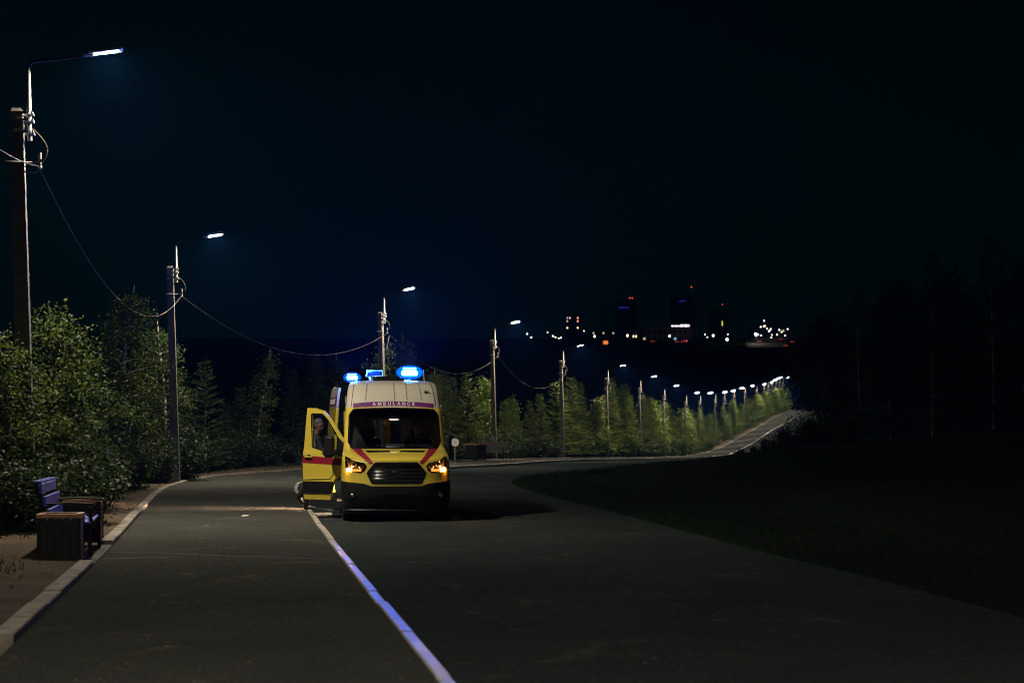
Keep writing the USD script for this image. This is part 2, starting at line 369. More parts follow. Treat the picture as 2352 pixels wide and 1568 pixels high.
def kerb(name, F, spans, w0, w1, mats, singles, top=0.025):
    k = UsdGeom.Xform.Define(stage, '/World/' + name).GetPrim()
    tag(k, kind='structure')
    far = []
    rnd = random.Random(5)
    for a, b in spans:
        t = a
        while t < b - 0.05:
            e = min(t + 1.0, b)
            dz, dw = rnd.uniform(-.006, .006), rnd.uniform(-.006, .006)
            m = kerb_piece(F, t + .005, e - .005, w0 + dw, w1 + dw, top + dz, -0.25)
            if t < singles:
                obj('kerb_stone', m, mats[rnd.randrange(3)], k)
            else:
                far.append(m)
            t = e
    tag(obj('kerb_stone_row', cat_(*far), mats[0], k), kind='stuff')
    return k
T_end = T_[-1] - 2
kerb('road_kerb', FI, [(t_at_y(FI, 1.0), T_end)], -KW / 2, KW / 2, M_kerbs, t_at_y(FI, 56))
g1, g2, g0 = t_at_y(FO, 16.67), t_at_y(FO, 19.86), t_at_y(FO, 10.42)
kerb('path_kerb', FO, [(g0, g1), (g2, T_end)], 0.0, KO, M_kerbo, t_at_y(FO, 56), 0.065)

# verges and land
wob = np.array([0.25 * math.sin(t * .9) + .2 * math.sin(t * 2.3 + 1) for t in TS])[:, None]
tag(obj('verge', 
        strip(oc + no * (2.3 + wob), oc + no * (KO - .01), 8, 0.09, 0.05, 0.015), M_soil, smooth=True), kind='structure')
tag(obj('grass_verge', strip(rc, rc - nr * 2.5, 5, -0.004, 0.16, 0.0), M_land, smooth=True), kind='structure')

KO_, KR_ = cKDTree(oc[:, :2]), cKDTree(rc[:, :2])
def sstep(a, b, x):
    t = np.clip((x - a) / (b - a), 0, 1)
    return t * t * (3 - 2 * t)
def land_z(xy):
    xy = np.asarray(xy, float)
    d, k = KO_.query(xy); l = ((xy - oc[k, :2]) * no[k, :2]).sum(-1); zo = oc[k, 2]
    d2, k2 = KR_.query(xy); r = -((xy - rc[k2, :2]) * nr[k2, :2]).sum(-1); zr = rc[k2, 2]
    l = np.where(d > 60, np.abs(l) * 0 + np.maximum(l, 0), l)
    left = zo + 0.02 + np.clip(l - 2, 0, 30) * 0.035
    right = zr + 0.05 + np.clip(r - 1, 0, 26) * 0.105
    isl = d < d2
    z = np.where(isl, left, right)
    inside = np.where(isl, l < 2.0, r < 2.0)
    z = np.where(inside, np.where(isl, zo, zr) - 0.45, z)
    z += (meshkit.fbm(np.concatenate([xy * 0.13, 0 * xy[..., :1]], -1), 3, 4) - 0.5) * 0.7 * np.clip((np.minimum(np.where(isl, l, 99), np.where(isl, 99, r)) - 2.5) / 6, 0, 1)
    f = sstep(355, 880, xy[..., 1]); f = f * .4 + .6 * np.clip((xy[..., 1] - 355) / 525, 0, 1)
    return z * (1 - f) + f * (57 + np.clip(xy[..., 1] - 870, 0, 100) * 0.125)
gx = np.concatenate([np.linspace(-900, -70, 18), np.arange(-64, 100, 2.0), np.linspace(104, 1200, 40)])
gy = np.concatenate([np.linspace(-80, -14, 8), np.arange(-10, 290, 2.0), np.linspace(294, 400, 30), np.linspace(410, 1500, 60)])
GX, GY = np.meshgrid(gx, gy, indexing='ij')
GZ = land_z(np.stack([GX, GY], -1))
idx = np.arange(GX.size).reshape(GX.shape)
q = np.stack([idx[:-1, :-1], idx[1:, :-1], idx[1:, 1:], idx[:-1, 1:]], -1).reshape(-1, 4)
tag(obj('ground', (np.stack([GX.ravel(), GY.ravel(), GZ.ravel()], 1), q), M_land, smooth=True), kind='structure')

# the paved recess with the bench
u_dir = np.array([-0.2, 0.98, 0.0]); u_dir /= np.linalg.norm(u_dir); n_dir = np.array([-u_dir[1], u_dir[0], 0])
a0 = FO(g1 + .02) + n_dir * -0.0; a1 = FO(g2 - .02)
pp = np.array([a0, a1, a1 + n_dir * 2.0, a0 + n_dir * 2.0])
pad = trimesh.creation.extrude_polygon(sg.Polygon(pp[:, :2]), 0.15, engine='earcut'); pad.apply_translation([0, 0, -0.038])
tag(obj('paved_recess', pad, M_pad), kind='structure')
rk = UsdGeom.Xform.Define(stage, '/World/recess_kerb').GetPrim(); tag(rk, kind='structure')
for a in (a0, a1):
    for k in range(2):
        c = a + n_dir * (0.2 + k * 0.86 + .43) + u_dir * (0.06 if a is a1 else -0.06)
        obj('kerb_stone', box((0.85, 0.1, 0.3), (c[0], c[1], 0.0), math.atan2(n_dir[1], n_dir[0])), M_kerbo[k], rk)

# ------------------------------------------------------------------ street lamps along the path
LAMP_C = klass('street_lamp_class')
def _lamp():
    c = LAMP_C
    H = 8.1
    w0, w1 = 0.15, 0.095
    px = -0.19
    post = trimesh.Trimesh([[px + a * w, b * w, z] for z, w in ((-1.2, w0), (7.02, w1), (7.08, w1 - .02)) for a, b in ((-1, -1), (1, -1), (1, 1), (-1, 1))],
                           [f for r in (0, 4) for j in range(4) for f in ((r + j, r + (j + 1) % 4, r + 4 + (j + 1) % 4), (r + j, r + 4 + (j + 1) % 4, r + 4 + j))] + [(8, 9, 10), (8, 10, 11)], process=False)
    obj('post', post, M_post, c)
    obj('tube', tube([(0, 0, 6.55), (0, 0, 7.72)], .043, 12), M_galv, c, 40)
    arm = [(0, 0, 7.7)] + [(0.14 - 0.14 * math.cos(a), 0, 7.75 + 0.14 * math.sin(a)) for a in np.linspace(0, 1.45, 6)] + [(0.5, 0, 7.935), (1.02, 0, 8.02)]
    obj('arm', tube(arm, [.036] + [.032] * 6 + [.026, .026], 12), M_arm, c, 40)
    for z in (7.0, 6.88, 6.68):
        obj('bracket', cat_(box((.30, .03, .035), (px + .04, -.115, z)), box((.30, .03, .035), (px + .04, .115, z)), box((.03, .26, .035), (px - .12, 0, z)), box((.03, .26, .035), (.06, 0, z))), M_galv, c)
    for z in (6.18, 6.02):
        obj('cable_hook', cat_(tube([(px - .2, -.1, z), (px + .3, -.1, z - .02), (px + .36, -.1, z + .05)], .015, 6), lathe([(.0, 0), (.03, .005), (.03, .05), (.018, .06), (.03, .07), (.03, .11), (0, .115)], 10).apply_translation((px + .36, -.1, z + .04))), M_galv, c)
    s = np.linspace(0, 1, 14)
    obj('feed_cable', cat_(tube(np.stack([.05 + .24 * np.sin(s * 2.6), -.04 - .06 * s, 6.75 - .62 * s], 1), .011, 6), tube(np.stack([.2 - .35 * s, -.1 + 0 * s, 6.13 - .05 * np.sin(s * 3.1)], 1), .011, 6)), M_cable, c)
    tl = math.radians(9)
    R = trimesh.transformations.rotation_matrix(-tl, [0, 1, 0], [1.0, 0, 8.03])
    h = cat_(rbox((.58, .25, .06), (1.28, 0, 8.055), .028), rbox((.2, .11, .09), (1.0, 0, 8.04), .03), *[box((.5, .012, .035), (1.28, y, 8.1)) for y in np.linspace(-.09, .09, 6)])
    h.apply_transform(R)
    hp = obj('lamp_head', h, M_head, c)
    for k in range(3):
        d = trimesh.creation.icosphere(2, .058); d.vertices *= [1, 1, .1]
        d = d.slice_plane([0, 0, 0.0], [0, 0, -1]); d.apply_translation([1.13 + .15 * k, 0, 8.024]); d.apply_transform(R)
        obj('led_panel', d, M_led, hp, True)
_lamp()
LP = [(68, 118, 24.0), (405, 542, 46.5), (882, 667, 66.0), (1137, 742, 85), (1294, 795, 102), (1397, 840, 119), (1472, 865, 136), (1527, 886, 152), (1577, 902, 168), (1609, 902, 184),
      (1644, 900, 200), (1665, 897, 216), (1687, 891, 232), (1712, 885, 248), (1739, 882, 262), (1756, 877.7, 276), (1766, 872, 291), (1775, 867.6, 306), (1784, 865, 321), (1792, 866, 336), (1799, 866.6, 350)]
LAMPS = []
LP0 = (-3.1, 0.8, 0.1, -11.0)
for k, (u, v, Y) in enumerate(LP):
    p = P(u, v, Y)
    d, j = KO_.query(p[:2])
    n = no[j]
    ang = math.degrees(math.atan2(-n[1], -n[0]))
    LAMPS.append((p[0] + (.17 if k < 9 else 0), p[1], p[2] - 8.06, ang))
near_lab = ['tallest street lamp at the far left, its three lit bulbs nearest the top left corner', 'second street lamp from the left, on a concrete post between the bushes and the conifers',
            'street lamp whose post rises right above the ambulance roof', 'street lamp with the post standing just right of the ambulance', 'street lamp second to the right of the ambulance, in front of tall lit trees',
            'street lamp third to the right of the ambulance, between two bright tree tops']
for k, (x, y, z, a) in enumerate(LAMPS):
    lab = near_lab[k] if k < 6 else 'small distant street lamp in the lit row that follows the path to the right'
    copy(LAMP_C, 'street_lamp', lab, 'street lamp', (x, y, z), a, None if k < 6 else 'distant street lamps of the row', None, -1.4 if k < 9 else 0)

copy(LAMP_C, 'street_lamp', 'street lamp behind the viewer, outside the picture', 'street lamp', LP0[:3], LP0[3], None, None, -1.4)
# overhead cable, one span between each two neighbouring posts
def lamp_pt(k, h=6.1):
    x, y, z, a = LAMPS[k]
    a = math.radians(a)
    off = -0.14 - math.sin(math.radians(1.4)) * h * 0 
    return np.array([x + math.cos(a) * (.17 - .149) , y + math.sin(a) * (.17 - .149) - .12, z + h])
span_lab = ['overhead cable leaving the left edge of the picture from the nearest lamp post', 'long sagging overhead cable between the nearest lamp post and the second one', 'overhead cable from the second lamp post towards the post above the ambulance',
            'overhead cable dropping behind the ambulance to the post just right of it', 'overhead cable between the post right of the ambulance and the next', 'overhead cable crossing the bright tree tops beside the lit row']
for k in range(-1, 9):
    A = lamp_pt(k) if k >= 0 else np.array([LP0[0] + .02, LP0[1] - .12, 6.2])
    B = lamp_pt(k + 1)
    s = np.linspace(0, 1, 40)[:, None]
    c = A * (1 - s) + B * s
    c[:, 2] -= (1.45 if k >= 0 else 1.0) * 4 * (s * (1 - s))[:, 0]
    tag(obj('overhead_cable', tube(c, .008, 6), M_cable, smooth=True), span_lab[k + 1] if k < 5 else 'thin overhead cable between two distant lamp posts of the row', 'cable', None if k < 5 else 'cables of the distant lamp row')

# ------------------------------------------------------------------ bench and bins
M_letter2 = plain('pale_paper', (0.6, 0.58, 0.5), .8)
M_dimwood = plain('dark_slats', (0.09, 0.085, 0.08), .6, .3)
def bin_parts(b):
    for s in (-1, 1):
        obj('rim_board', box((.52, .07, .045), (0, s * .215, .545)), M_wood, b)
        obj('rim_board', box((.07, .36, .044), (s * .225, 0, .545)), M_wood, b)
    for s in (-1, 1):
        for k in range(5):
            obj('side_board', box((.084, .02, .50), (-.182 + k * .091, s * .235, .27)), M_binw, b)
            obj('side_board', box((.02, .078, .50), (s * .235, -.17 + k * .085, .27)), M_binw, b)
    for a in (-1, 1):
        for c in (-1, 1):
            obj('corner_post', box((.045, .045, .52), (a * .232, c * .232, .26)), M_dark, b)
    obj('liner', box((.452, .452, .47), (0, 0, .26)), M_dark, b)
BIN_C = klass('litter_bin_class'); bin_parts(BIN_C)
rb = math.degrees(math.atan2(u_dir[1], u_dir[0])) - 90
copy(BIN_C, 'litter_bin', 'black boarded litter bin with a brown wooden rim, in front of the near bench', 'litter bin', (-5.50, 17.35, .112), rb)
copy(BIN_C, 'litter_bin', 'black litter bin with brown wooden rim half hidden behind the near bench', 'litter bin', (-6.07, 20.15, .165), rb)
copy(BIN_C, 'litter_bin', 'small far litter bin with wooden rim under the trees right of the ambulance', 'litter bin', (-1.97, 77.6, .37), 55, scale=1.6)

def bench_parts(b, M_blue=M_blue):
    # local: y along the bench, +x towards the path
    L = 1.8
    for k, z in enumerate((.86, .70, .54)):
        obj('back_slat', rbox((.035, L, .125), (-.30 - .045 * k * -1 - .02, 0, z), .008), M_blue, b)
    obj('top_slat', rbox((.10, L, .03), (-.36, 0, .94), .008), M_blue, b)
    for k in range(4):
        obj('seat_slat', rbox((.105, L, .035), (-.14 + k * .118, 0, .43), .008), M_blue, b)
    for s in (-1, 1):
        y = s * (L / 2 - .12)
        fr = cat_(tube([(-.42, y, .0), (-.2, y, .40), (-.27, y, .5), (-.40, y, .95)], .022, 8), tube([(.27, y, 0), (.25, y, .25), (.27, y, .42), (.26, y, .62)], .024, 8), tube([(-.2, y, .4), (.27, y, .4)], .02, 8))
        obj('frame', fr, M_dark, b, 40)
        a = np.linspace(-2.4, 2.2, 16)
        obj('armrest', tube([(-.31, y, .66), (0, y, .67), (.24, y, .66)] + [(.27 + .075 * math.cos(t), y, .585 + .075 * math.sin(t)) for t in a[::-1]], .014, 8), M_dark, b, 40)
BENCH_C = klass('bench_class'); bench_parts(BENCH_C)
copy(BENCH_C, 'park_bench', 'slatted park bench coloured as if in blue beacon light, beside the path, between two dark litter bins', 'bench', (-5.70, 18.5, .112), 12.4)
BENCH_D = klass('dark_bench_class'); bench_parts(BENCH_D, M_dimwood)
copy(BENCH_D, 'park_bench', 'far park bench seen in the dark under the trees right of the ambulance', 'bench', (-1.15, 79.4, .37), -105)

# a scrap on the path, a seam across it
sc = trimesh.Trimesh([(-.07, -.02, 0), (.06, -.03, .01), (.07, .03, .015), (-.02, .045, .03), (-.08, .03, .004)], [(0, 1, 2), (0, 2, 3), (0, 3, 4)], process=False)
sc.apply_translation((P(563, 1184, 26.9)[0], 26.9, .115))
tag(obj('paper_scrap', sc, M_letter2), 'small pale scrap of paper lying on the path left of the ambulance', 'litter')
sa, sb_ = FO(t_at_y(FO, 18.6)), FI(t_at_y(FI, 17.3))
sx_ = np.linspace(0.02, .97, 30)[:, None]
sl_ = sa * (1 - sx_) + sb_ * sx_; sl_[:, 1] += .06 * np.sin(sx_[:, 0] * 9) + .03 * np.sin(sx_[:, 0] * 31); sl_[:, 2] = .1 + .012 * 4 * (sx_ * (1 - sx_))[:, 0] + .005
wv = np.array([0, .022, 0])
tag(obj('path_seam', strip(sl_ - wv, sl_ + wv, 1), M_dark), kind='structure')
# round sign on a post beyond the ambulance
sg_p = P(1045, 1015, 70)
sgn = thing('round_sign', 'round pale road sign on a thin post, just right of the ambulance', 'road sign', (sg_p[0], sg_p[1], 0.3), 0)
zc = sg_p[2] - 0.3
disc = trimesh.creation.cylinder(radius=.2, height=.02, sections=40); disc.apply_transform(trimesh.transformations.rotation_matrix(math.pi / 2, [1, 0, 0])); disc.apply_translation([0, 0, zc])
obj('plate', disc, plain('sign_face', (0.5, 0.44, 0.46), .4), sgn)
ring = trimesh.creation.annulus(.165, .198, .006, sections=40); ring.apply_transform(trimesh.transformations.rotation_matrix(math.pi / 2, [1, 0, 0])); ring.apply_translation([0, -.014, zc])
obj('rim', ring, plain('sign_rim', (0.36, 0.3, 0.33), .4), sgn)
obj('symbol', cat_(box((.17, .006, .045), (0, -.016, zc + .03)), box((.12, .006, .03), (.0, -.016, zc - .06)), box((.06, .006, .04), (-.04, -.016, zc + .075))), plain('sign_symbol', (0.3, 0.26, 0.29), .5), sgn)
obj('post', tube([(0, .02, -.4), (0, .02, zc + .2)], .025, 8), M_galv, sgn)

# ------------------------------------------------------------------ trees, shrubs, grass
def leaves(c, size, droop=0.3, seed=0, aspect=.75):
    """one folded diamond per centre c (k x 3)"""
    r = np.random.default_rng(seed)
    k = len(c)
    d = r.normal(size=(k, 3)); d[:, 2] -= droop; d /= np.linalg.norm(d, axis=1, keepdims=True)
    n = r.normal(size=(k, 3)) * .8 + [0, 0, 1.0]
    s = np.cross(d, n); s /= np.linalg.norm(s, axis=1, keepdims=True) + 1e-9
    n = np.cross(s, d)
    L = (size * r.uniform(.7, 1.3, k))[:, None]
    w = L * aspect * .5
    v = np.stack([c, c + d * L * .42 + s * w + n * w * .25, c + d * L, c + d * L * .42 - s * w + n * w * .25], 1).reshape(-1, 3)
    b = np.arange(k)[:, None] * 4
    f = np.concatenate([b + [0, 1, 2], b + [0, 2, 3]])
    return v, f

def broadleaf(cl, h, w, nleaf, size, seed, leaf_m, bark_m, base=.12, lean=.0, taper=1.0, clump=.16, cone=False):
    r = np.random.default_rng(seed)
    zt = np.linspace(0, 1, 9)
    trunk = np.stack([lean * zt ** 1.5 * h + .03 * h * np.sin(zt * 5 + seed), .02 * h * np.sin(zt * 4 + seed * 2), zt * h * .96], 1)
    trunk[0] = [0, 0, -.3]
    rad = .012 * h * (1 - zt * .9) + .004
    wood = [tube(trunk, rad, 7)]
    cs = []
    nb = 34
    for b in range(nb):
        f = base + (1 - base) * (b + r.uniform()) / nb
        p0 = np.array([np.interp(f * .93, zt, trunk[:, k]) for k in range(3)])
        prof = (math.sin(min(1, (f - base) / (1 - base) * 1.25 + .22) * math.pi / 2) if f < .62 else (1 - ((f - .5) / .52) ** 1.6 * taper)) if True else 1
        if cone:
            prof = 1.05 - .95 * f
        ln = max(.12, .5 * w * max(.12, prof)) * r.uniform(.6, 1.15)
        a = b * 2.4 + r.uniform(-.5, .5)
        up = r.uniform(.25, .8)
        t = np.linspace(0, 1, 5)[:, None]
        br = p0 + t * ln * np.array([math.cos(a), math.sin(a), up]) + np.array([0, 0, -.25 * ln]) * t ** 2
        wood.append(tube(br, np.linspace(.006 * h * .6, .004, 5), 5, cap=False))
        m = int(nleaf / nb * (.5 + .9 * prof))
        k = max(3, int(ln / .22))
        for q in range(k):
            tt = r.uniform(.25, 1.05)
            cc = np.array([np.interp(tt, t[:, 0], br[:, e]) for e in range(3)]) + r.normal(size=3) * clump * .45
            cs.append(cc + r.normal(size=(max(1, m // k), 3)) * clump * np.array([1, 1, .8]))
    c = np.vstack(cs)
    c[:, 2] = np.maximum(c[:, 2], .05)
    obj('trunk', cat_(*wood), bark_m, cl, 60)
    obj('crown', leaves(c, size, .35, seed), leaf_m, cl)

def conifer(cl, h, w, seed, m, size=.2, dens=1.0):
    r = np.random.default_rng(seed)
    z = np.linspace(0, 1, 6)
    wood = [tube(np.stack([.01 * h * np.sin(z * 4 + seed), 0 * z, z * h * .97 - .2 * (z == 0)], 1), .011 * h * (1 - z * .93) + .003, 7)]
    V, F, o = [], [], 0
    nw = int(h * 5.5)
    for k in range(nw):
        f = .05 + .93 * k / nw
        ln0 = .5 * w * (1 - f) ** .85 + .06
        for b in range(5 + int(3 * (1 - f))):
            a = r.uniform(0, 6.283)
            ln = ln0 * r.uniform(.65, 1.2)
            up = .15 + .55 * f + r.uniform(-.12, .12)
            d = np.array([math.cos(a), math.sin(a), up]); d /= np.linalg.norm(d)
            p0 = np.array([0, 0, f * h * .97])
            wood.append(tube(np.array([p0, p0 + d * ln * .9 - [0, 0, .05 * ln]]), [.01, .004], 4, cap=False))
            side = np.array([-math.sin(a), math.cos(a), 0])
            nt = int(max(4, ln / .075) * dens)
            t = r.uniform(.12, 1.0, nt)
            sg_ = r.choice([-1, 1], nt)
            tl = size * (1.15 - .6 * t) * r.uniform(.7, 1.3, nt) + .02
            c = p0 + d * (t * ln)[:, None] - np.array([0, 0, 1]) * (.12 * ln * t ** 2)[:, None]
            dd = d * .75 + side * sg_[:, None] * .85 + r.normal(size=(nt, 3)) * .22 + [0, 0, .05]
            dd /= np.linalg.norm(dd, axis=1, keepdims=True)
            for rep in range(2):
                nn = np.cross(dd, r.normal(size=(nt, 3))); nn /= np.linalg.norm(nn, axis=1, keepdims=True)
                wd = (.028 + .0 * tl)[:, None]
                v = np.stack([c - nn * wd * .4, c + nn * wd * .4, c + dd * tl[:, None] + nn * wd * .3, c + dd * tl[:, None] * 1.1 - nn * wd * .2], 1).reshape(-1, 3)
                i = o + np.arange(nt)[:, None] * 4
                V.append(v); F.append(np.concatenate([i + [0, 1, 2], i + [0, 2, 3]])); o += nt * 4
    obj('trunk', cat_(*wood), M_bark, cl)
    obj('crown', (np.vstack(V), np.vstack(F)), m, cl)

B1, B2, B3, B4 = (klass('birch_class_' + k) for k in 'abcd')
broadleaf(B1, 4.2, 2.4, 6500, .075, 1, M_birch, M_bark, base=.04, clump=.15)
broadleaf(B2, 6.2, 2.6, 7000, .085, 2, M_birch, M_birchbark, base=.12, clump=.17)
broadleaf(B3, 5.4, 1.5, 2600, .095, 3, M_birch, M_birchbark, base=.2, lean=.08, clump=.15)
broadleaf(B4, 7.0, 3.0, 6500, .11, 4, M_birch, M_birchbark, base=.15, clump=.22)
C1, C2, C3 = (klass('conifer_class_' + k) for k in 'abc')
conifer(C1, 4.6, 2.8, 5, M_pine, .22, 2.0); conifer(C2, 3.8, 2.4, 6, M_pine, .22, 2.0); conifer(C3, 6.0, 3.0, 7, M_pine, .26, 1.8)
S1, S2 = (klass('shrub_class_' + k) for k in 'ab')
def shrub(cl, h, w, n, size, seed, M_shrub=M_shrub):
    r = np.random.default_rng(seed)
    st, cs = [], []
    for k in range(26):
        a, rr = r.uniform(0, 6.28), w * .5 * math.sqrt(r.uniform(0, 1))
        hh = h * r.uniform(.55, 1.05) * (1 - .35 * (rr / (w * .5)) ** 2)
        t = np.linspace(0, 1, 5)[:, None]
        s = np.array([.35 * rr * math.cos(a), .35 * rr * math.sin(a), -.05]) + t * np.array([rr * .7 * math.cos(a), rr * .7 * math.sin(a), hh])
        st.append(tube(s, np.linspace(.012, .004, 5), 4, cap=False))
        m = n // 26
        tt = r.uniform(.1, 1.05, m)
        cs.append(np.stack([np.interp(tt, t[:, 0], s[:, e]) for e in range(3)], 1) + r.normal(size=(m, 3)) * .13)
    c = np.vstack(cs); c[:, 2] = np.abs(c[:, 2]) + .02
    obj('stems', cat_(*st), M_bark, cl)
    obj('foliage', leaves(c, size, .2, seed), M_shrub, cl)
shrub(S1, 1.5, 1.7, 4200, .075, 21); shrub(S2, 1.1, 1.5, 3200, .08, 22)
RW = [klass('row_tree_class_' + k) for k in 'abcd']
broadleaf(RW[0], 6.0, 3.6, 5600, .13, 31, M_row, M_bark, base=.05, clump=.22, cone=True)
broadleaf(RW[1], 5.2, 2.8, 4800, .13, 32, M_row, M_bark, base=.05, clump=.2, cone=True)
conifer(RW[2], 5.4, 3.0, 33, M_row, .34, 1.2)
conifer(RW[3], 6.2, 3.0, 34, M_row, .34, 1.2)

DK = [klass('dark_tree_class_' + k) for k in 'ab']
broadleaf(DK[0], 6.0, 3.4, 5200, .15, 41, M_shade_leaf, M_bark, base=.06, clump=.28)
conifer(DK[1], 6.2, 3.0, 42, M_shade_leaf, .32, .8)
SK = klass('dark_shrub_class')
shrub(SK, 1.5, 1.7, 3000, .09, 23, M_shade_leaf)
def gz(x, y):
    d, k = KO_.query((x, y)); l = float(((np.array([x, y]) - oc[k, :2]) * no[k, :2]).sum())
    return float(oc[k, 2] + .07) if 0 < l < 2.6 else float(land_z(np.array([[x, y]]))[0])

def grow(cl, name, label, cat, u, Y, vtop, hclass, rz, group=None, wide=1.0):
    """stands on the ground at depth Y on picture column u, its top at picture row vtop"""
    x = (u - CX) / FOC * Y
    z0 = gz(x, Y) - .05
    s = (P(u, vtop, Y)[2] - z0) / hclass
    return copy(cl, name, label, cat, (x, Y, z0), rz, group, (s * wide, s * wide, s))

grow(B1, 'birch_tree', 'bushy birch with large lit leaves at the left edge, nearest the camera', 'tree', 20, 23.2, 735, 4.2, 40)
grow(B1, 'birch_tree', 'bushy birch growing in front of the nearest lamp post', 'tree', 105, 25.2, 672, 4.2, 150, wide=1.0)
grow(B1, 'birch_tree', 'lower birch bush to the right of the nearest lamp post', 'tree', 178, 27.5, 760, 4.2, 260, wide=1.1)
grow(B2, 'birch_tree', 'tall birch with a narrow top between the two nearest lamp posts', 'tree', 300, 40.5, 632, 6.2, 20)
grow(B2, 'birch_tree', 'darker birch just left of the second lamp post', 'tree', 372, 49, 720, 6.2, 130)
grow(B1, 'birch_tree', 'dim birch behind the tall birch with a narrow top', 'tree', 235, 39, 800, 4.2, 200, wide=1.2)
grow(C1, 'conifer_tree', 'young conifer with an open pointed top right of the second lamp post', 'conifer', 470, 54, 815, 4.6, 10)
grow(C2, 'conifer_tree', 'dark conifer close behind the second lamp post', 'conifer', 425, 57, 880, 3.8, 70)
grow(C2, 'conifer_tree', 'small conifer leaning against the slender white trunk', 'conifer', 553, 61, 880, 3.8, 120)
grow(C2, 'conifer_tree', 'dark spreading conifer between the pointed conifer and the slender birch', 'conifer', 515, 62, 915, 3.8, 200, wide=1.3)
grow(B3, 'birch_tree', 'slender birch with a white trunk left of the open ambulance door', 'tree', 596, 60, 787, 5.4, -20)
grow(C1, 'conifer_tree', 'dark conifer left of the second lamp post, behind the shrubs', 'conifer', 340, 50, 905, 4.6, 40)
grow(C1, 'conifer_tree', 'dark conifer beside the birch bushes at the left', 'conifer', 255, 43, 930, 4.6, 140)
grow(C3, 'conifer_tree', 'dim bluish conifer in the gap left of the ambulance', 'conifer', 672, 75, 838, 6.0, 30)
grow(C3, 'conifer_tree', 'dim bluish conifer right behind the open ambulance door', 'conifer', 725, 78, 800, 6.0, 90)
grow(B4, 'birch_tree', 'blue lit birch behind the ambulance, left of the lamp post', 'tree', 770, 80, 800, 7.0, 100)
grow(B3, 'birch_tree', 'narrow birch touching the lamp post above the ambulance', 'tree', 862, 69, 757, 5.4, 30)
grow(B4, 'birch_tree', 'rounded blue lit tree right of the lamp post above the ambulance', 'tree', 930, 79, 752, 7.0, 200)
grow(B4, 'birch_tree', 'dark tree behind the right hand blue beacon', 'tree', 1000, 84, 835, 7.0, 290)
for u, Y, v, k, s in ((35, 21.6, 1010, 0, 10), (120, 23.4, 985, 1, 60), (150, 26.8, 975, 0, 110), (190, 32, 965, 1, 10), (240, 36.5, 968, 0, 200), (272, 39.2, 1000, 1, 250), (365, 45, 985, 0, 300), (400, 48.5, 965, 1, 20), (440, 52.5, 985, 0, 75),
                      (485, 55, 975, 1, 130), (530, 57, 975, 0, 190), (575, 59.2, 990, 1, 240), (620, 61, 985, 0, 290), (665, 63.5, 1010, 1, 350), (150, 24.8, 1040, 0, 140), (80, 22.3, 1060, 1, 180), (172, 29.5, 1010, 0, 230), (510, 56.3, 1020, 1, 20)):
    h = 1.5 if k == 0 else 1.1
    grow((S1, S2)[k], 'shrub', 'low glossy leaved shrub in the belt along the left edge of the path', 'shrub', u, Y, v, h, s, 'shrubs along the path edge', wide=1.0 if Y < 30 else .8)
# the row behind the far side of the path
rowr = random.Random(3)
sil_u = [1010, 1060, 1110, 1150, 1190, 1230, 1290, 1340, 1370, 1400, 1425, 1455, 1480, 1515, 1550, 1600, 1640, 1680, 1700, 1730, 1765, 1800]
sil_v = [845, 842, 850, 905, 868, 905, 846, 868, 900, 856, 852, 912, 896, 912, 928, 930, 936, 914, 920, 904, 888, 884]
row_lab = ['leafy tree in the lit row along the far side of the path', 'bushy tree in the lit row along the far side of the path', 'lit conifer in the row along the far side of the path', 'tall lit conifer in the row along the far side of the path']
t0, t1 = t_at_y(FO, 73), T_[-1] - 45
t = t0
while t < t1:
    c = FO(t); tan = FO(t + .5) - FO(t - .5); tan /= np.linalg.norm(tan); n = np.array([-tan[1], tan[0]])
    p = c[:2] + n * rowr.uniform(0.9, 1.9)
    u = CX + p[0] / p[1] * FOC
    v = np.interp(u, sil_u, sil_v) + rowr.uniform(-4, 34) * rowr.uniform(0, 1)
    k = rowr.choice((0, 1, 2, 2, 3, 3))
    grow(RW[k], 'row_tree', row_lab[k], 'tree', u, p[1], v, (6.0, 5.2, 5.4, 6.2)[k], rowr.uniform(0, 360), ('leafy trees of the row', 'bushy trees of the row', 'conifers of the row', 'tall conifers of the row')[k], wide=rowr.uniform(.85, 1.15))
    if t < 210:
        p2 = c[:2] + n * rowr.uniform(0.7, 1.2)
        u2 = CX + p2[0] / p2[1] * FOC
        vb = HY - (c[2] - EYE) / p2[1] * FOC
        grow((S1, S2)[k % 2], 'shrub', 'low shrub under the lit row of trees beyond the road', 'shrub', u2, p2[1], vb - rowr.uniform(.9, 1.9) / p2[1] * FOC, (1.5, 1.1)[k % 2], rowr.uniform(0, 360), 'shrubs under the lit row')
    t += 2.9 + t * .005
# dark mass on the right bank
for u, Y, v, k in ((1892, 82, 700, 0), (1972, 74, 640, 1), (2052, 88, 620, 0), (2142, 70, 560, 1), (2190, 80, 600, 0), (2280, 66, 520, 1), (2360, 74, 560, 0), (1932, 98, 690, 1)):
    grow(DK[k], 'dark_tree', 'tall tree with shade put into its leaf colour, in the black mass on the right bank', 'tree', u, Y, v, (6.0, 6.2)[k], u * 7 % 360, 'dark coloured trees on the right bank', wide=.9)
for u, Y, v in ((1795, 62, 985), (1765, 66, 1000), (1735, 70, 1020), (1830, 58, 960), (1880, 55, 950), (1950, 52, 960), (1700, 75, 1026)):
    grow(SK, 'shrub', 'shrub with leaves coloured black as in shade, on the right bank in front of the bend of the far path', 'shrub', u, Y, v, 1.5, u * 3 % 360, 'shrubs on the right bank')
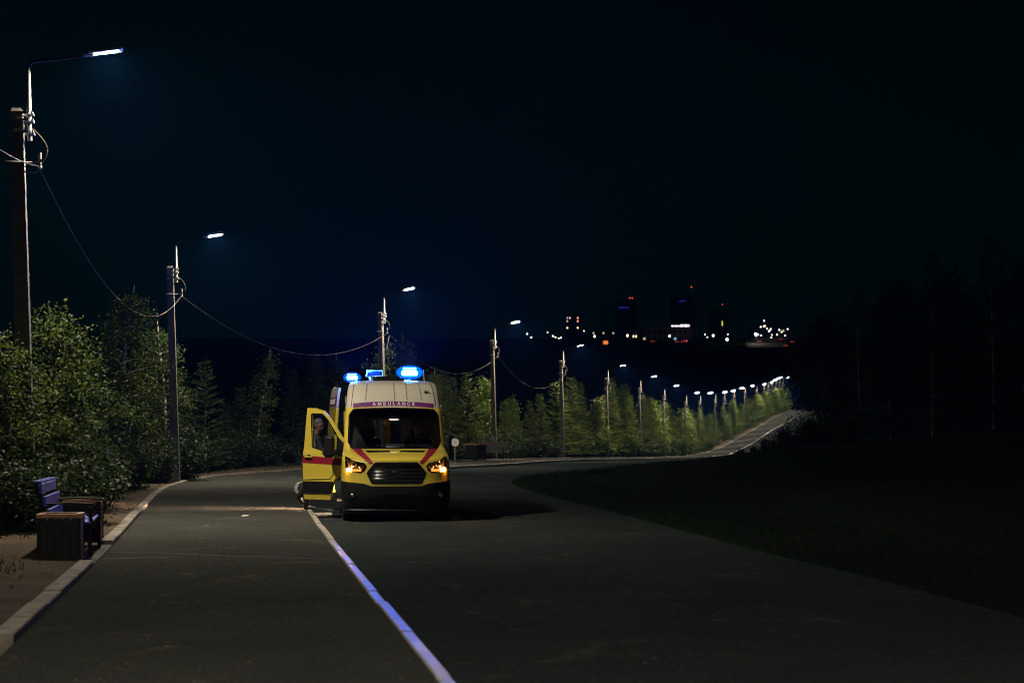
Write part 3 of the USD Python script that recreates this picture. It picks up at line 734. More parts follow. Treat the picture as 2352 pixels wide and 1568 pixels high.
# grass on the right bank, litter on the left verge
gb = []
r = np.random.default_rng(4)
tt = r.uniform(T_[1] + 8, t_at_y(FO, 130), 24000)
c = FR(tt); e = FR(tt + .2) - c; e /= np.linalg.norm(e, axis=1, keepdims=True); rn = np.stack([e[:, 1], -e[:, 0]], 1)
off = np.abs(r.normal(size=len(tt))) * 3.0 + .05
xy = c[:, :2] + rn * off[:, None]
z = np.where(off < 2.5, c[:, 2] + off / 2.5 * .16, land_z(xy))
keep = z > -2
bp = np.stack([xy[:, 0], xy[:, 1], z - .02], 1)[keep]
def blades(b, h, w, seed):
    r = np.random.default_rng(seed); k = len(b)
    a = r.uniform(0, 6.28, k); s = np.stack([np.cos(a), np.sin(a), 0 * a], 1) * w
    ln = np.stack([r.normal(size=k) * .3, r.normal(size=k) * .3, np.ones(k)], 1) * (h * r.uniform(.4, 1.4, k))[:, None]
    v = np.stack([b - s, b + s, b + ln * .6 + s * .6, b + ln + ln * [.35, .35, -.08], b + ln * .6 - s * .6], 1).reshape(-1, 3)
    i = np.arange(k)[:, None] * 5
    return v, np.concatenate([i + [0, 1, 2], i + [0, 2, 4], i + [4, 2, 3]])
tag(obj('grass', blades(bp, .16, .006, 1), M_grass), 'rough dark grass on the bank right of the road', 'grass', kind='stuff')
tt = r.uniform(t_at_y(FO, 9), t_at_y(FO, 75), 9000)
tt = tt[(tt < g1 - .05) | (tt > g2 + .05)]
c = FO(tt); e = FO(tt + .2) - c; e /= np.linalg.norm(e, axis=1, keepdims=True); ln_ = np.stack([-e[:, 1], e[:, 0]], 1)
off = KO + .05 + r.uniform(0, 1, len(tt)) ** .6 * 2.0
b = np.stack([c[:, 0] + ln_[:, 0] * off, c[:, 1] + ln_[:, 1] * off, c[:, 2] + .06 + off * .02], 1)
tag(obj('leaf_litter', leaves(b[::2], .05, -.2, 9), plain('dry_leaves', (0.12, 0.085, 0.05), .8), None), 'dry leaves and weeds scattered on the bare verge left of the path', 'leaf litter', kind='stuff')
tag(obj('grass', blades(b[1::2][off[1::2] > .6], .12, .006, 2), M_grass), 'short weeds growing on the bare verge left of the path', 'grass', kind='stuff')

# ------------------------------------------------------------------ ambulance (local: +x picture right, +y towards its rear, z up; y = 0 at the nose)
YAW = 6.8
AMB_AT = (-2.165, 26.7, 0.0)
AMB = thing('ambulance', 'yellow and white high roof ambulance van with blue beacons lit and its front door open', 'ambulance', AMB_AT, YAW)
fD = PchipInterpolator([.16, .30, .55, .70, .80, 1.0, 1.13, 1.20, 1.26, 1.32, 1.40, 1.60, 2.17, 2.22, 2.40, 2.58, 2.68, 2.74], [.14, .05, .0, .0, .02, .05, .08, .14, .30, .55, .92, 1.08, 1.50, 1.55, 1.69, 1.86, 2.02, 2.26])
fW = PchipInterpolator([.16, .30, .60, 1.0, 1.25, 1.40, 1.80, 2.17, 2.45, 2.65, 2.74], [.97, 1.0, 1.03, 1.03, 1.02, .995, .975, .948, .92, .885, .81])
fA = PchipInterpolator([.16, 1.1, 1.3, 1.45, 2.1, 2.74], [.5, .5, .42, .32, .26, .24])
NE = 3.0
def front_y(s, z):
    s = np.clip(np.abs(s), 0, 1)
    return fD(z) + fA(z) * (1 - (1 - s ** NE) ** (1 / NE))
def front_pt(s, z, off=0.0):
    """s = x / half width; off pushes the point out of the surface"""
    s, z = np.asarray(s, float), np.asarray(z, float)
    p = np.stack([s * fW(z), front_y(s, z), z], -1)
    if np.ndim(off) or off:
        e = 2e-3
        sa, sb = np.clip(s - e, -1, 1), np.clip(s + e, -1, 1)
        du = np.stack([sb * fW(z) - sa * fW(z), front_y(sb, z) - front_y(sa, z), 0 * z], -1)
        dv = np.stack([s * (fW(z + e) - fW(z - e)), front_y(s, z + e) - front_y(s, z - e), 2 * e + 0 * z], -1)
        n = np.cross(du, dv); n /= np.linalg.norm(n, axis=-1, keepdims=True) + 1e-12
        p = p + n * np.asarray(off)[..., None] if np.ndim(off) else p + n * off
    return p
SL = np.unique(np.concatenate([np.linspace(-.8, .8, 29), *[np.array([.84, .88, .91, .935, .955, .97, .98, .988, .994, .998, 1.0]) * k for k in (-1, 1)]]))
ZL = np.unique(np.concatenate([np.arange(.16, 1.1, .05), np.arange(1.1, 1.44, .02), np.arange(1.45, 2.5, .06), np.arange(2.5, 2.745, .03), [2.74]]))

def cells(poly, xs, ys):
    """triangulates a polygon cut along the grid lines: (k x 2), faces"""
    pts, fs, o = [], [], 0
    x0, y0, x1, y1 = poly.bounds
    xs = np.concatenate([[x0 - 1e-6], xs[(xs > x0 + 1e-4) & (xs < x1 - 1e-4)], [x1 + 1e-6]])
    ys = np.concatenate([[y0 - 1e-6], ys[(ys > y0 + 1e-4) & (ys < y1 - 1e-4)], [y1 + 1e-6]])
    pr = prep(poly)
    for i in range(len(xs) - 1):
        for j in range(len(ys) - 1):
            b = sg.box(xs[i], ys[j], xs[i + 1], ys[j + 1])
            if not pr.intersects(b):
                continue
            if pr.contains(b):
                pts += [(xs[i], ys[j]), (xs[i + 1], ys[j]), (xs[i + 1], ys[j + 1]), (xs[i], ys[j + 1])]
                fs += [(o, o + 1, o + 2), (o, o + 2, o + 3)]; o += 4
                continue
            g = poly.intersection(b)
            for q in getattr(g, 'geoms', [g]):
                if q.geom_type != 'Polygon' or q.area < 1e-9:
                    continue
                v, f = trimesh.creation.triangulate_polygon(sg.polygon.orient(q), engine='earcut')
                pts += [tuple(a) for a in v]; fs += [tuple(o + a for a in t) for t in f]; o += len(v)
    return np.array(pts, float), np.array(fs, int)

def weld(v, f):
    key = np.round(v, 5)
    u, inv = np.unique(key, axis=0, return_inverse=True)
    f = inv.reshape(-1)[f]
    f = f[(f[:, 0] != f[:, 1]) & (f[:, 1] != f[:, 2]) & (f[:, 0] != f[:, 2])]
    used, f2 = np.unique(f, return_inverse=True)
    return u[used], f2.reshape(-1, 3)

def to_s(poly):
    poly = shapely.segmentize(poly, .03)
    return so.transform(lambda x, z: (np.asarray(x) / fW(np.clip(np.asarray(z), .16, 2.74)), z), poly)

def fpatch(poly, off=0.0, in_s=False):
    p = (poly if in_s else to_s(poly)).buffer(0)
    p = p.intersection(sg.box(-1, .16, 1, 2.74))
    v, f = cells(p, SL, ZL)
    w = front_pt(v[:, 0], v[:, 1], off)
    w, f = weld(w, f)
    return trimesh.Trimesh(w, f, process=False)

def rpoly(pts, r=0.03):
    return sg.Polygon(pts).buffer(-r).buffer(r * 2, quad_segs=6).buffer(-r, quad_segs=6)
def mirror(p):
    return so.transform(lambda x, z: (-np.asarray(x), z), p)

WSH = rpoly([(-.845, 1.385), (.845, 1.385), (.905, 1.52), (.885, 2.05), (.80, 2.165), (.4, 2.185), (0, 2.19), (-.4, 2.185), (-.80, 2.165), (-.885, 2.05), (-.905, 1.52)], .05)
GRI = rpoly([(-.40, 1.135), (.40, 1.135), (.56, .94), (.47, .73), (-.47, .73), (-.56, .94)], .06)
HL = rpoly([(-.965, 1.25), (-.93, 1.235), (-.80, 1.17), (-.60, 1.12), (-.555, 1.05), (-.60, .97), (-.66, .93), (-.95, .965)], .02)
HR = mirror(HL)
BUM = sg.Polygon([(-1.2, .16), (1.2, .16), (1.2, .79), (.95, .77), (.60, .735), (.47, .69), (-.47, .69), (-.60, .735), (-.95, .77), (-1.2, .79)])
VNT = [rpoly([(-.585, 1.35), (-.10, 1.35), (-.09, 1.327), (-.53, 1.315)], .008), rpoly([(.585, 1.35), (.10, 1.35), (.09, 1.327), (.53, 1.315)], .008)]
FULL = sg.box(-1.2, .16, 1.2, 2.74)
ROOFLINE = 2.2
shell = FULL.difference(BUM).intersection(sg.box(-2, 0, 2, ROOFLINE))
for p in (WSH, GRI, HL, HR, *VNT):
    shell = shell.difference(p)

LEN = 5.75
def edge_y(z):
    return float(fD(z) + fA(z)) if np.ndim(z) == 0 else fD(z) + fA(z)
def side(poly, sgn, off=0.0):
    """polygon in (y, z) on the flank"""
    ys, zs = np.arange(0, 6.2, .25), np.concatenate([np.arange(.2, 1.2, .1), np.arange(1.2, 2.75, .06)])
    v, f = cells(poly.buffer(0), ys, zs)
    w = np.stack([sgn * (fW(np.clip(v[:, 1], .16, 2.74)) + off), v[:, 0], v[:, 1]], 1)
    if sgn > 0:
        f = f
    else:
        f = f[:, ::-1]
    w, f = weld(w, f)
    return trimesh.Trimesh(w, f, process=False)
zs = np.linspace(.36, ROOFLINE, 60)
SIDE = sg.Polygon([(edge_y(z), z) for z in zs] + [(LEN, ROOFLINE), (LEN, .36)])
zs2 = np.linspace(ROOFLINE, 2.74, 24)
SIDE_TOP = sg.Polygon([(edge_y(z), z) for z in zs2] + [(LEN, 2.74), (LEN, ROOFLINE)])
arch = lambda y: sg.Point(y, .36).buffer(.44, quad_segs=10)
DOOR_HOLE = rpoly([(1.20, .42), (2.22, .42), (2.24, 1.3), (2.18, 2.12), (1.80, 2.08), (1.62, 1.95), (1.26, 1.52), (1.20, 1.0)], .03)
SLIDE_HOLE = rpoly([(2.42, .42), (3.66, .42), (3.66, 2.45), (2.42, 2.45)], .05)
WIN_R = rpoly([(1.42, 1.42), (2.15, 1.30), (2.12, 2.03), (1.85, 2.03)], .04)
left = SIDE.difference(arch(.92)).difference(arch(4.7)).difference(DOOR_HOLE).difference(SLIDE_HOLE)
right = SIDE.difference(arch(.92)).difference(arch(4.7)).difference(WIN_R)
rear = cat_(box((1.9, .04, 1.85), (0, LEN - .02, 1.28)))
rz_ = sg.box(-.98, .36, .98, 2.2).difference(sg.box(-.75, 1.25, -.08, 2.0)).difference(sg.box(.08, 1.25, .75, 2.0))
rv, rf = trimesh.creation.triangulate_polygon(rz_, engine='earcut')
rear = trimesh.Trimesh(np.stack([rv[:, 0], 0 * rv[:, 0] + LEN, rv[:, 1]], 1), rf, process=False)
front = fpatch(shell)
body = obj('body', cat_(front, side(left, -1), side(right, 1), rear), M_yel, AMB, 40)
# roof cap: front slope, upper flanks, top sheet with shallow ribs
ys = np.linspace(2.26 - .05, LEN, 20); xs = np.linspace(-1, 1, 25)
top = np.array([[x * .81, (front_y(abs(x), 2.74) if k == 0 else max(y, front_y(abs(x), 2.74) + .02)), 2.74 + .035 * (1 - x * x)] for k, y in enumerate(ys) for x in xs])
top[:25, 2] = 2.74 + .035 * (1 - xs ** 2) * .0
iq = np.arange(500).reshape(20, 25)
tq = np.stack([iq[:-1, :-1], iq[:-1, 1:], iq[1:, 1:], iq[1:, :-1]], -1).reshape(-1, 4)
topm = trimesh.Trimesh(top, np.vstack([tq[:, [0, 1, 2]], tq[:, [0, 2, 3]]]), process=False)
rearw = trimesh.creation.extrude_polygon(sg.Polygon([(-.94, 2.2), (.94, 2.2), (.88, 2.65), (.80, 2.74), (-.80, 2.74), (-.88, 2.65)]), .02, engine='earcut')
rearw.apply_transform(trimesh.transformations.rotation_matrix(math.pi / 2, [1, 0, 0])); rearw.apply_translation([0, LEN, 0])
slt = SIDE_TOP.difference(sg.box(2.42, 2.0, 3.66, 2.45))
roof = obj('roof', cat_(fpatch(sg.box(-1.2, ROOFLINE, 1.2, 2.74)), side(slt, -1), side(SIDE_TOP, 1), topm, rearw), M_white, AMB, 40)
def ridge(s0, s1, z0, z1, r, off=.004, n=14):
    t = np.linspace(0, 1, n)
    return tube(front_pt(s0 + (s1 - s0) * t, z0 + (z1 - z0) * t, off), r, 6)
for s in (-.60, .02, .29, .60):
    obj('roof_seam', ridge(s, s * .97, 2.34, 2.70, .0055, .0), M_inner, roof, 60)
    obj('roof_rib', ridge(s + .014, s * .97 + .014, 2.34, 2.70, .007, .001), M_white, roof, 60)
for s in (-.885, .885):
    obj('roof_gutter', cat_(ridge(s, s * .99, 2.22, 2.70, .007, .001)), M_inner, roof, 60)
# name strip and lettering
t = np.linspace(-1, 1, 25)
STRIP = sg.Polygon([(x * .80, 2.275 + .045 * (1 - x * x)) for x in t] + [(x * .80, 2.186 + .038 * (1 - x * x)) for x in t[::-1]])
strip_p = obj('name_strip', fpatch(STRIP, .004), M_purple, AMB, True)
def bent_text(s, height, xc, zc, off, bow=0.0, squeeze=None):
    m = meshkit.text_mesh(s, height, .004, True)
    m = m.subdivide_to_size(.03) if True else m
    b = m.bounds
    v = m.vertices - [(b[0][0] + b[1][0]) / 2, (b[0][1] + b[1][1]) / 2, 0]
    k = (squeeze / (b[1][0] - b[0][0])) if squeeze else 1.0
    x, z = v[:, 0] * k + xc, v[:, 1] + zc
    z = z + bow * (1 - (x / .8) ** 2)
    w = front_pt(x / fW(z), z, off + np.clip(v[:, 2], 0, .004))
    return trimesh.Trimesh(w, m.faces, process=False)
x = -.39
def spaced(word, height, total, zc, off, bow):
    ms, xs_ = [], []
    ws = []
    for ch in word:
        m = meshkit.text_mesh(ch, height, .004, True); ws.append(m.bounds[1][0] - m.bounds[0][0])
    gap = (total - sum(ws)) / (len(word) - 1)
    x = -total / 2
    for ch, w in zip(word, ws):
        ms.append(bent_text(ch, height, x + w / 2, zc, off, bow)); x += w + gap
    return ms
for m in spaced('AMBULANCE', .064, .83, 2.232, .006, .041):
    obj('letter', m, M_letter, strip_p)
# glass, grille, lights
obj('windscreen', fpatch(WSH, -.004), M_wind, AMB, True)
seal = WSH.buffer(.004).difference(WSH.buffer(-.022))
obj('windscreen_seal', fpatch(seal, .002), M_gloss, AMB, True)
obj('windscreen_shade', fpatch(WSH.intersection(sg.box(-1, 2.06, 1, 2.3)).buffer(-.01), -.006), mat('tinted_band', {'t': ('transparent_bsdf', {'color': (0.12, 0.14, 0.2)}), 'g': ('glossy_bsdf', {'roughness': 0.04}), 'm': ('mix_closure', {'fac': .06})}, [('t.BSDF', 'm.closure1'), ('g.BSDF', 'm.closure2')], surface='m.closure'), AMB, True)
gr = obj('grille', fpatch(GRI.buffer(.005), -.03), M_gloss, AMB, True)
obj('surround', fpatch(GRI.buffer(.004).difference(GRI.buffer(-.035)), .006), M_gloss, gr, True)
for k in range(5):
    z = 1.075 - k * .068
    m = GRI.buffer(-.03).intersection(sg.box(-1, z - .014, 1, z + .012))
    if not m.is_empty:
        obj('grille_slat', fpatch(m, -.012), M_slat, gr, True)
bd = trimesh.creation.icosphere(3, 1.0); bd.vertices *= [.085, .012, .036]; bd.apply_translation([0, .052, .94])
obj('badge', bd, M_gloss, gr, True)
obj('badge_rim', tube([(.088 * math.cos(a), .046, .94 + .038 * math.sin(a)) for a in np.linspace(0, 6.283, 30)], .004, 6), M_chrome, gr, True)
bum = obj('bumper', fpatch(BUM, .012), M_plastic, AMB, 40)
obj('bumper_lip', ridge(-.97, .97, .24, .24, .03, .015, 40), M_plastic, bum, 40)
obj('bumper_step', fpatch(sg.Polygon([(-.5, .46), (.5, .46), (.56, .36), (-.56, .36)]), .03), M_gloss, bum, 40)
obj('number_plate', fpatch(sg.box(-.26, .535, .26, .645), .022), M_plastic, bum, 40)
for s in (-1, 1):
    zt = np.linspace(.55, .93, 12)
    fl = obj('fog_lamp', cat_(sphere(front_pt(np.array(s * .80), np.array(.53), .012), .045, 2, (1, .4, 1))), M_chrome, AMB, True)
    obj('bezel', tube([front_pt(np.array(s * .80 + .06 * math.cos(a)), np.array(.53 + .06 * math.sin(a)), .016) for a in np.linspace(0, 6.283, 20)], .012, 6), M_gloss, fl, True)
    H = HL if s < 0 else HR
    h = obj('headlight', fpatch(H, -.06), M_gloss, AMB, True)
    obj('lens', fpatch(H.buffer(.003), .002), M_lens, h, True)
    for q, (x, z, rr) in enumerate(((.66, 1.05, .055), (.80, 1.09, .06))):
        c = front_pt(np.array(s * x / fW(z)), np.array(z), -.035)
        m = lathe([(rr, -.03), (rr, -.012), (rr * .75, .004), (rr * .4, .014), (0.0, .018)], 18)
        m.apply_transform(trimesh.transformations.rotation_matrix(math.pi / 2, [1, 0, 0])); m.vertices[:, 1] *= -1 if False else 1; m.apply_translation(c)
        obj('reflector', m, M_chrome, h, 20)
        obj('bulb', sphere(c + [0, -.02, 0], .022, 2), M_lens, h, True)
    hr_ = random.Random(3)
    fac = [box((.016, .01, .016), front_pt(np.array(s * x / fW(z)), np.array(z), -.03), hr_.uniform(0, 1), hr_.uniform(0, 1)) for x, z in ((.60, 1.07), (.63, 1.11), (.72, 1.13), (.70, 1.0), (.75, 1.02), (.86, 1.14), (.88, 1.1), (.74, 1.07), (.58, 1.03), (.82, 1.16))]
    obj('facets', cat_(*fac), M_chrome, h)
    c = front_pt(np.array(s * .885), np.array(1.0), -.012)
    obj('indicator_bulb', sphere(c, .036, 2, (1, .7, 1)), M_blink, h, True)
    obj('indicator_strip', fpatch(sg.box(*sorted((s * .665, s * .86))[:1], .965, sorted((s * .665, s * .86))[1], 1.008), -.02), M_blink2, h, True)
    obj('hood_stripe', fpatch(sg.Polygon([(s * .83, 1.38), (s * .66, 1.38), (s * .405, 1.10), (s * .50, 1.10)]).difference(H.buffer(.01)).difference(GRI.buffer(.02)), .003), M_red, AMB, True)
for p in VNT:
    obj('hood_vent', fpatch(p.buffer(.004), -.012), M_gloss, AMB, True)
obj('bonnet_gap', cat_(ridge(-.985, -.60, 1.255, 1.155, .004, 0), ridge(.985, .60, 1.255, 1.155, .004, 0), ridge(-.60, .60, 1.155, 1.155, .004, 0)), M_gloss, AMB)
for s in (-.1, .45):
    pts = front_pt(np.linspace(s - .28, s + .30, 14) / .99, 1.425 + .02 * np.sin(np.linspace(0, 3, 14)), .02)
    obj('wiper', cat_(tube(pts, .010, 5), tube([pts[4], front_pt(np.array(s + .30), np.array(1.40), .01)], .009, 5)), M_dark, AMB)
# underside, wheels
obj('underbody', cat_(box((1.7, 4.9, .3), (0, 3.0, .42)), box((1.9, .4, .3), (0, .45, .42))), M_dark, AMB)
for s, y in ((-1, .92), (1, .92), (-1, 4.7), (1, 4.7)):
    w = part('wheel', AMB, (s * .9, y, .345))
    pr = [(.21, -.1), (.29, -.115), (.335, -.09), (.345, -.04), (.345, .04), (.335, .09), (.29, .115), (.21, .1)]
    obj('tyre', lathe(pr, 32, 'x'), M_rubber, w, 40)
    d = lathe([(.215, -.1), (.2, -.06), (.12, -.03), (.06, -.07), (0, -.07)] if s > 0 else [(.215, .1), (.2, .06), (.12, .03), (.06, .07), (0, .07)], 24, 'x')
    d2 = d.copy(); d2.vertices[:, 0] *= -1
    obj('rim', cat_(d, d2), M_galv, w, 40)
for s in (-1, 1):
    obj('mud_flap', box((.3, .03, .34), (s * .87, 1.38, .32)), M_rubber, AMB)
obj('side_step', rbox((.24, .9, .05), (-1.0, 1.75, .36), .02), M_white, AMB, 40)
# interior
obj('cab_floor', box((1.9, 1.7, .05), (0, 1.6, .55)), M_inner, AMB)
obj('dashboard', cat_(rbox((1.74, .55, .30), (0, 1.28, 1.16), .08), rbox((.5, .34, .18), (.0, 1.33, 1.31), .06), rbox((.42, .2, .1), (.45, 1.35, 1.33), .04)), M_seat, AMB, 40)
obj('clipboard', cat_(box((.36, .22, .015), (0.02, 1.36, 1.425), 0, .35), box((.14, .1, .012), (-.22, 1.3, 1.37), .4, .2)), M_letter, AMB)
def seat_parts(x):
    s = part('seat', AMB, (x, 1.95, 0))
    obj('cushion', rbox((.5, .5, .16), (0, 0, .86), .06), M_seat, s, 40)
    b = rbox((.5, .14, .66), (0, 0, 0), .06); b.apply_transform(trimesh.transformations.rotation_matrix(-.18, [1, 0, 0])); b.apply_translation([0, .30, 1.26]); obj('backrest', b, M_seat, s, 40)
    obj('headrest', rbox((.27, .1, .19), (0, .38, 1.70), .045), M_seat, s, 40)
seat_parts(-.48); seat_parts(.50)
wh = part('steering_wheel', AMB, (.48, 1.55, 1.36))
th = np.linspace(0, 2 * np.pi, 33)
rimw = tube(np.stack([.19 * np.cos(th), .19 * np.sin(th), 0 * th], 1), .017, 8); R_w = trimesh.transformations.rotation_matrix(.95, [1, 0, 0])
rimw.apply_transform(R_w); obj('rim', rimw, M_plastic, wh, True)
sp = cat_(box((.36, .04, .02), (0, 0, 0)), box((.04, .18, .02), (0, -.09, 0)), trimesh.creation.cylinder(radius=.06, height=.05)); sp.apply_transform(R_w); obj('spokes', sp, M_plastic, wh)
bk = sg.box(-.96, .58, .96, 2.4).difference(rpoly([(-.38, 1.25), (.18, 1.25), (.18, 1.98), (-.38, 1.98)], .03)).difference(rpoly([(.56, 1.3), (.86, 1.3), (.86, 1.82), (.56, 1.82)], .02))
m = trimesh.creation.extrude_polygon(bk, .03, engine='earcut'); m.apply_transform(trimesh.transformations.rotation_matrix(math.pi / 2, [1, 0, 0])); m.apply_translation([0, 2.40, 0])
obj('partition', m, M_inner, AMB)
obj('partition_panel', cat_(box((.20, .012, .75), (.30, 2.362, 1.6)), box((.02, .012, .75), (.195, 2.36, 1.62))), M_bulk, AMB)
obj('cabin_floor', box((1.9, 3.2, .05), (0, 4.05, .5)), M_inner, AMB)
obj('cabin_ceiling', box((1.7, 3.2, .03), (0, 4.05, 2.62)), M_white, AMB)
obj('cabin_cupboard', cat_(box((.45, 2.4, .9), (.70, 4.3, 1.0)), box((.35, 2.4, .5), (.72, 4.3, 2.2))), M_bulk, AMB)
sl = obj('step_lamp', cat_(box((.03, .26, .16), (-.58, 3.51, 1.20)), box((.36, .02, .16), (-.77, 3.39, 1.20)), box((.36, .02, .16), (-.77, 3.63, 1.20)), box((.36, .26, .02), (-.77, 3.51, 1.29))), M_dark, AMB)
obj('bulb', box((.02, .07, .07), (-.605, 3.45, 1.22)), M_warm, sl)
obj('cab_light', sphere((.02, 1.95, 1.965), .05, 2, (2.0, .8, .28)), M_dome, AMB, True)
obj('headlining', box((1.5, .5, .03), (0, 2.1, 2.03)), M_inner, AMB)
# slabs that follow the curved flank: doors
def slab(poly, thick, fx, grid=.12):
    """poly in (l, z); fx(z) gives the bulge; outer face at -bulge, inner face behind"""
    x0, y0, x1, y1 = poly.bounds
    v, f = cells(poly, np.arange(x0, x1, grid), np.arange(y0, y1, grid * .6))
    o = np.stack([v[:, 0], fx(v[:, 1]), v[:, 1]], 1); i = o - [0, thick, 0]
    vs, fs, n = [o, i], [f, f[:, ::-1] + len(o)], 2 * len(o)
    for ring in [poly.exterior, *poly.interiors]:
        c = np.array(shapely.segmentize(ring, .06).coords)
        a = np.stack([c[:, 0], fx(c[:, 1]), c[:, 1]], 1); b = a - [0, thick, 0]
        vs += [a, b]; k = len(c)
        j = np.arange(k - 1)
        fs += [np.stack([n + j, n + j + 1, n + k + j + 1], 1), np.stack([n + j, n + k + j + 1, n + k + j], 1)]; n += 2 * k
    return trimesh.Trimesh(np.vstack(vs), np.vstack(fs), process=False)
bul = lambda z: np.asarray(fW(np.clip(z, .16, 2.74))) - 1.0
DOUT = rpoly([(1.05, .375), (1.075, 1.29), (1.02, 2.19), (.80, 2.185), (.585, 2.135), (.42, 2.0), (.0, 1.535), (.0, 1.0), (.05, .88), (.19, .80), (.29, .607), (.335, .375)], .02)
DWIN = rpoly([(.90, 2.075), (.60, 2.065), (.44, 1.95), (.14, 1.60), (.14, 1.36), (.40, 1.31), (.84, 1.415)], .03)
door = part('door', AMB, (-.995, 1.20, 0), 90 + 47.0)     # local x runs from the hinge to the rear edge, local +y faces outwards
tag(door, 'open yellow front door with a dark red stripe')
flip = lambda z: bul(z)
obj('skin', slab(DOUT.difference(DWIN), .055, flip), M_yel, door, 35)
def dpatch(p, off):
    v, f = cells(p.buffer(0), np.arange(0, 1.2, .1), np.arange(.3, 2.3, .06))
    return trimesh.Trimesh(*weld(np.stack([v[:, 0], flip(v[:, 1]) + off, v[:, 1]], 1), f), process=False)
obj('window', dpatch(DWIN.buffer(.005), -.03), M_glass, door, True)
obj('window_seal', dpatch(DWIN.buffer(.012).difference(DWIN.buffer(-.012)), .004), M_gloss, door, True)
obj('mirror_sail', dpatch(rpoly([(.13, 1.60), (.0, 1.50), (.0, 1.22), (.13, 1.25)], .01), .005), M_plastic, door, True)
obj('stripe', dpatch(sg.Polygon([(0.005, 1.06), (0.005, 1.187), (1.07, 1.25), (1.066, 1.10)]).intersection(DOUT), .0035), M_red, door, True)
obj('crease', cat_(*[tube([(l0, float(flip(z0)) + .0, z0), (l1, float(flip(z1)) + .0, z1)], .014, 8) for l0, z0, l1, z1 in ((.335, .80, 1.05, .775), (.10, 1.02, .335, .80))]), M_yel, door, 60)
obj('cladding', slab(sg.Polygon([(.235, .735), (1.055, .735), (1.052, .50), (.315, .50)]), .02, lambda z: flip(z) + .018), M_plastic, door, 35)
hd = obj('handle', rbox((.20, .035, .035), (.90, .03 + float(flip(1.2)), 1.215), .015), M_yel, door, 40)
cup = trimesh.creation.icosphere(3, 1.0); cup.vertices *= [.075, .006, .055]; cup.apply_translation([.90, .006 + float(flip(1.2)), 1.21]); obj('cup', cup, M_plastic, hd, True)
mr = obj('mirror', cat_(rbox((.23, .15, .43), (.14, .25, 1.42), .06), tube([(.03, .0, 1.28), (.10, .2, 1.32)], .035, 8)), M_plastic, door, 40)
obj('repeater', rbox((.05, .11, .13), (.265, .24, 1.32), .02), M_chrome, mr, 40)
obj('door_trim', slab(sg.box(.34, .5, 1.0, 1.28), .03, lambda z: flip(z) - .056), M_inner, door)
m2 = obj('mirror', cat_(rbox((.13, .15, .40), (1.065, 1.25, 1.45), .05), tube([(.96, 1.4, 1.3), (1.06, 1.3, 1.35)], .03, 8)), M_plastic, AMB, 40)
# sliding door, pushed back along the flank
sd = part('sliding_door', AMB, (-1.20, 3.72, 0), 97)
tag(sd, 'sliding side door pushed back along the flank')
b2 = lambda z: bul(z)
obj('skin', slab(rpoly([(0, .42), (1.28, .42), (1.28, 2.25), (0, 2.25)], .03), .06, b2), M_yel, sd, 35)
obj('upper_skin', slab(sg.Polygon([(0.0, 2.256), (1.28, 2.256), (1.28, 2.72), (0.0, 2.66)]), .05, b2), M_white, sd, 35)
def spatch(p, off):
    v, f = cells(p.buffer(0), np.arange(0, 1.3, .2), np.arange(.3, 2.7, .06))
    return trimesh.Trimesh(*weld(np.stack([v[:, 0], b2(v[:, 1]) + off, v[:, 1]], 1), f), process=False)
ss = obj('stripe', spatch(sg.box(.02, 2.28, 1.26, 2.47), .004), M_purple, sd, True)
tx = meshkit.text_mesh('AMBULANCE', .11, .003, True); tx.apply_transform([[-1, 0, 0, 0], [0, 0, 1, 0], [0, 1, 0, 0], [0, 0, 0, 1]]); tx.apply_translation([1.2, 0, 2.325]); tx.vertices[:, 1] += b2(tx.vertices[:, 2]) + .006
obj('lettering', tx, M_letter, ss)
obj('latch', box((.02, .05, .16), (-.006, -.03, 1.76)), M_gloss, sd)
obj('red_stripe', spatch(sg.box(.0, 1.1, 1.28, 1.25), .004), M_red, sd, True)
# flank stickers behind the door post
ft = obj('flank_stripe', side(sg.box(2.05, 2.28, 2.40, 2.46), -1, .004), M_purple, AMB, True)
obj('flank_stripe', side(sg.box(2.05, 2.28, LEN - .05, 2.46), 1, .004), M_purple, AMB, True)
cr = cat_(box((.008, .15, .035), (-.943, 2.2, 2.37)), box((.008, .035, .15), (-.943, 2.2, 2.37)))
obj('cross', cr, M_letter, ft)
# roof equipment
def beacon(x, y, z, L, h, lit, foot):
    b = part('beacon', AMB, (x, y, z))
    obj('flash_tube', rbox((L, .12, h), (0, 0, 0), h * .45, 12), M_beacon, b, 60)
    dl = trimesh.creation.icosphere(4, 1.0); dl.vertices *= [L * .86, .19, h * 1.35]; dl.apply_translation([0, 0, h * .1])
    obj('lens', dl, M_halo_lens, b, True)  # lens dome enlarged, its glow stands for the glare around the beacon
    obj('strobe', trimesh.Trimesh([(-L * .4, -.05, h * .9), (L * .4, -.05, h * .9), (L * .4, .05, h * .9), (-L * .4, .05, h * .9)], [(0, 1, 2), (0, 2, 3)], process=False), M_uplight, b)  # added light plate, unseen from below, makes the halo in the haze
    obj('strobe_tray', rbox((L * .9, .13, .012), (0, 0, h * .9 - .012), .005), M_bhouse, b)
    obj('base', cat_(rbox((L * .9, .15, .03), (0, 0, -h / 2 - .008), .012), tube([(0, 0, -h / 2), (0, 0, -h / 2 - foot)], .03, 8), rbox((.16, .12, .025), (0, 0, -h / 2 - foot), .01)), M_bhouse, b, 40)
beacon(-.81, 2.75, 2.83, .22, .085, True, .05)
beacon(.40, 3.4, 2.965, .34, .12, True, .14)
b3 = part('beacon', AMB, (-.35, 2.95, 2.91)); tag(b3, 'unlit beacon bar with a pale frame')
fr = [(-.17, 0, -.03), (-.14, 0, .05), (-.05, 0, .075), (.16, 0, .08), (.17, 0, -.03), (-.12, 0, -.04), (-.17, 0, -.03)]
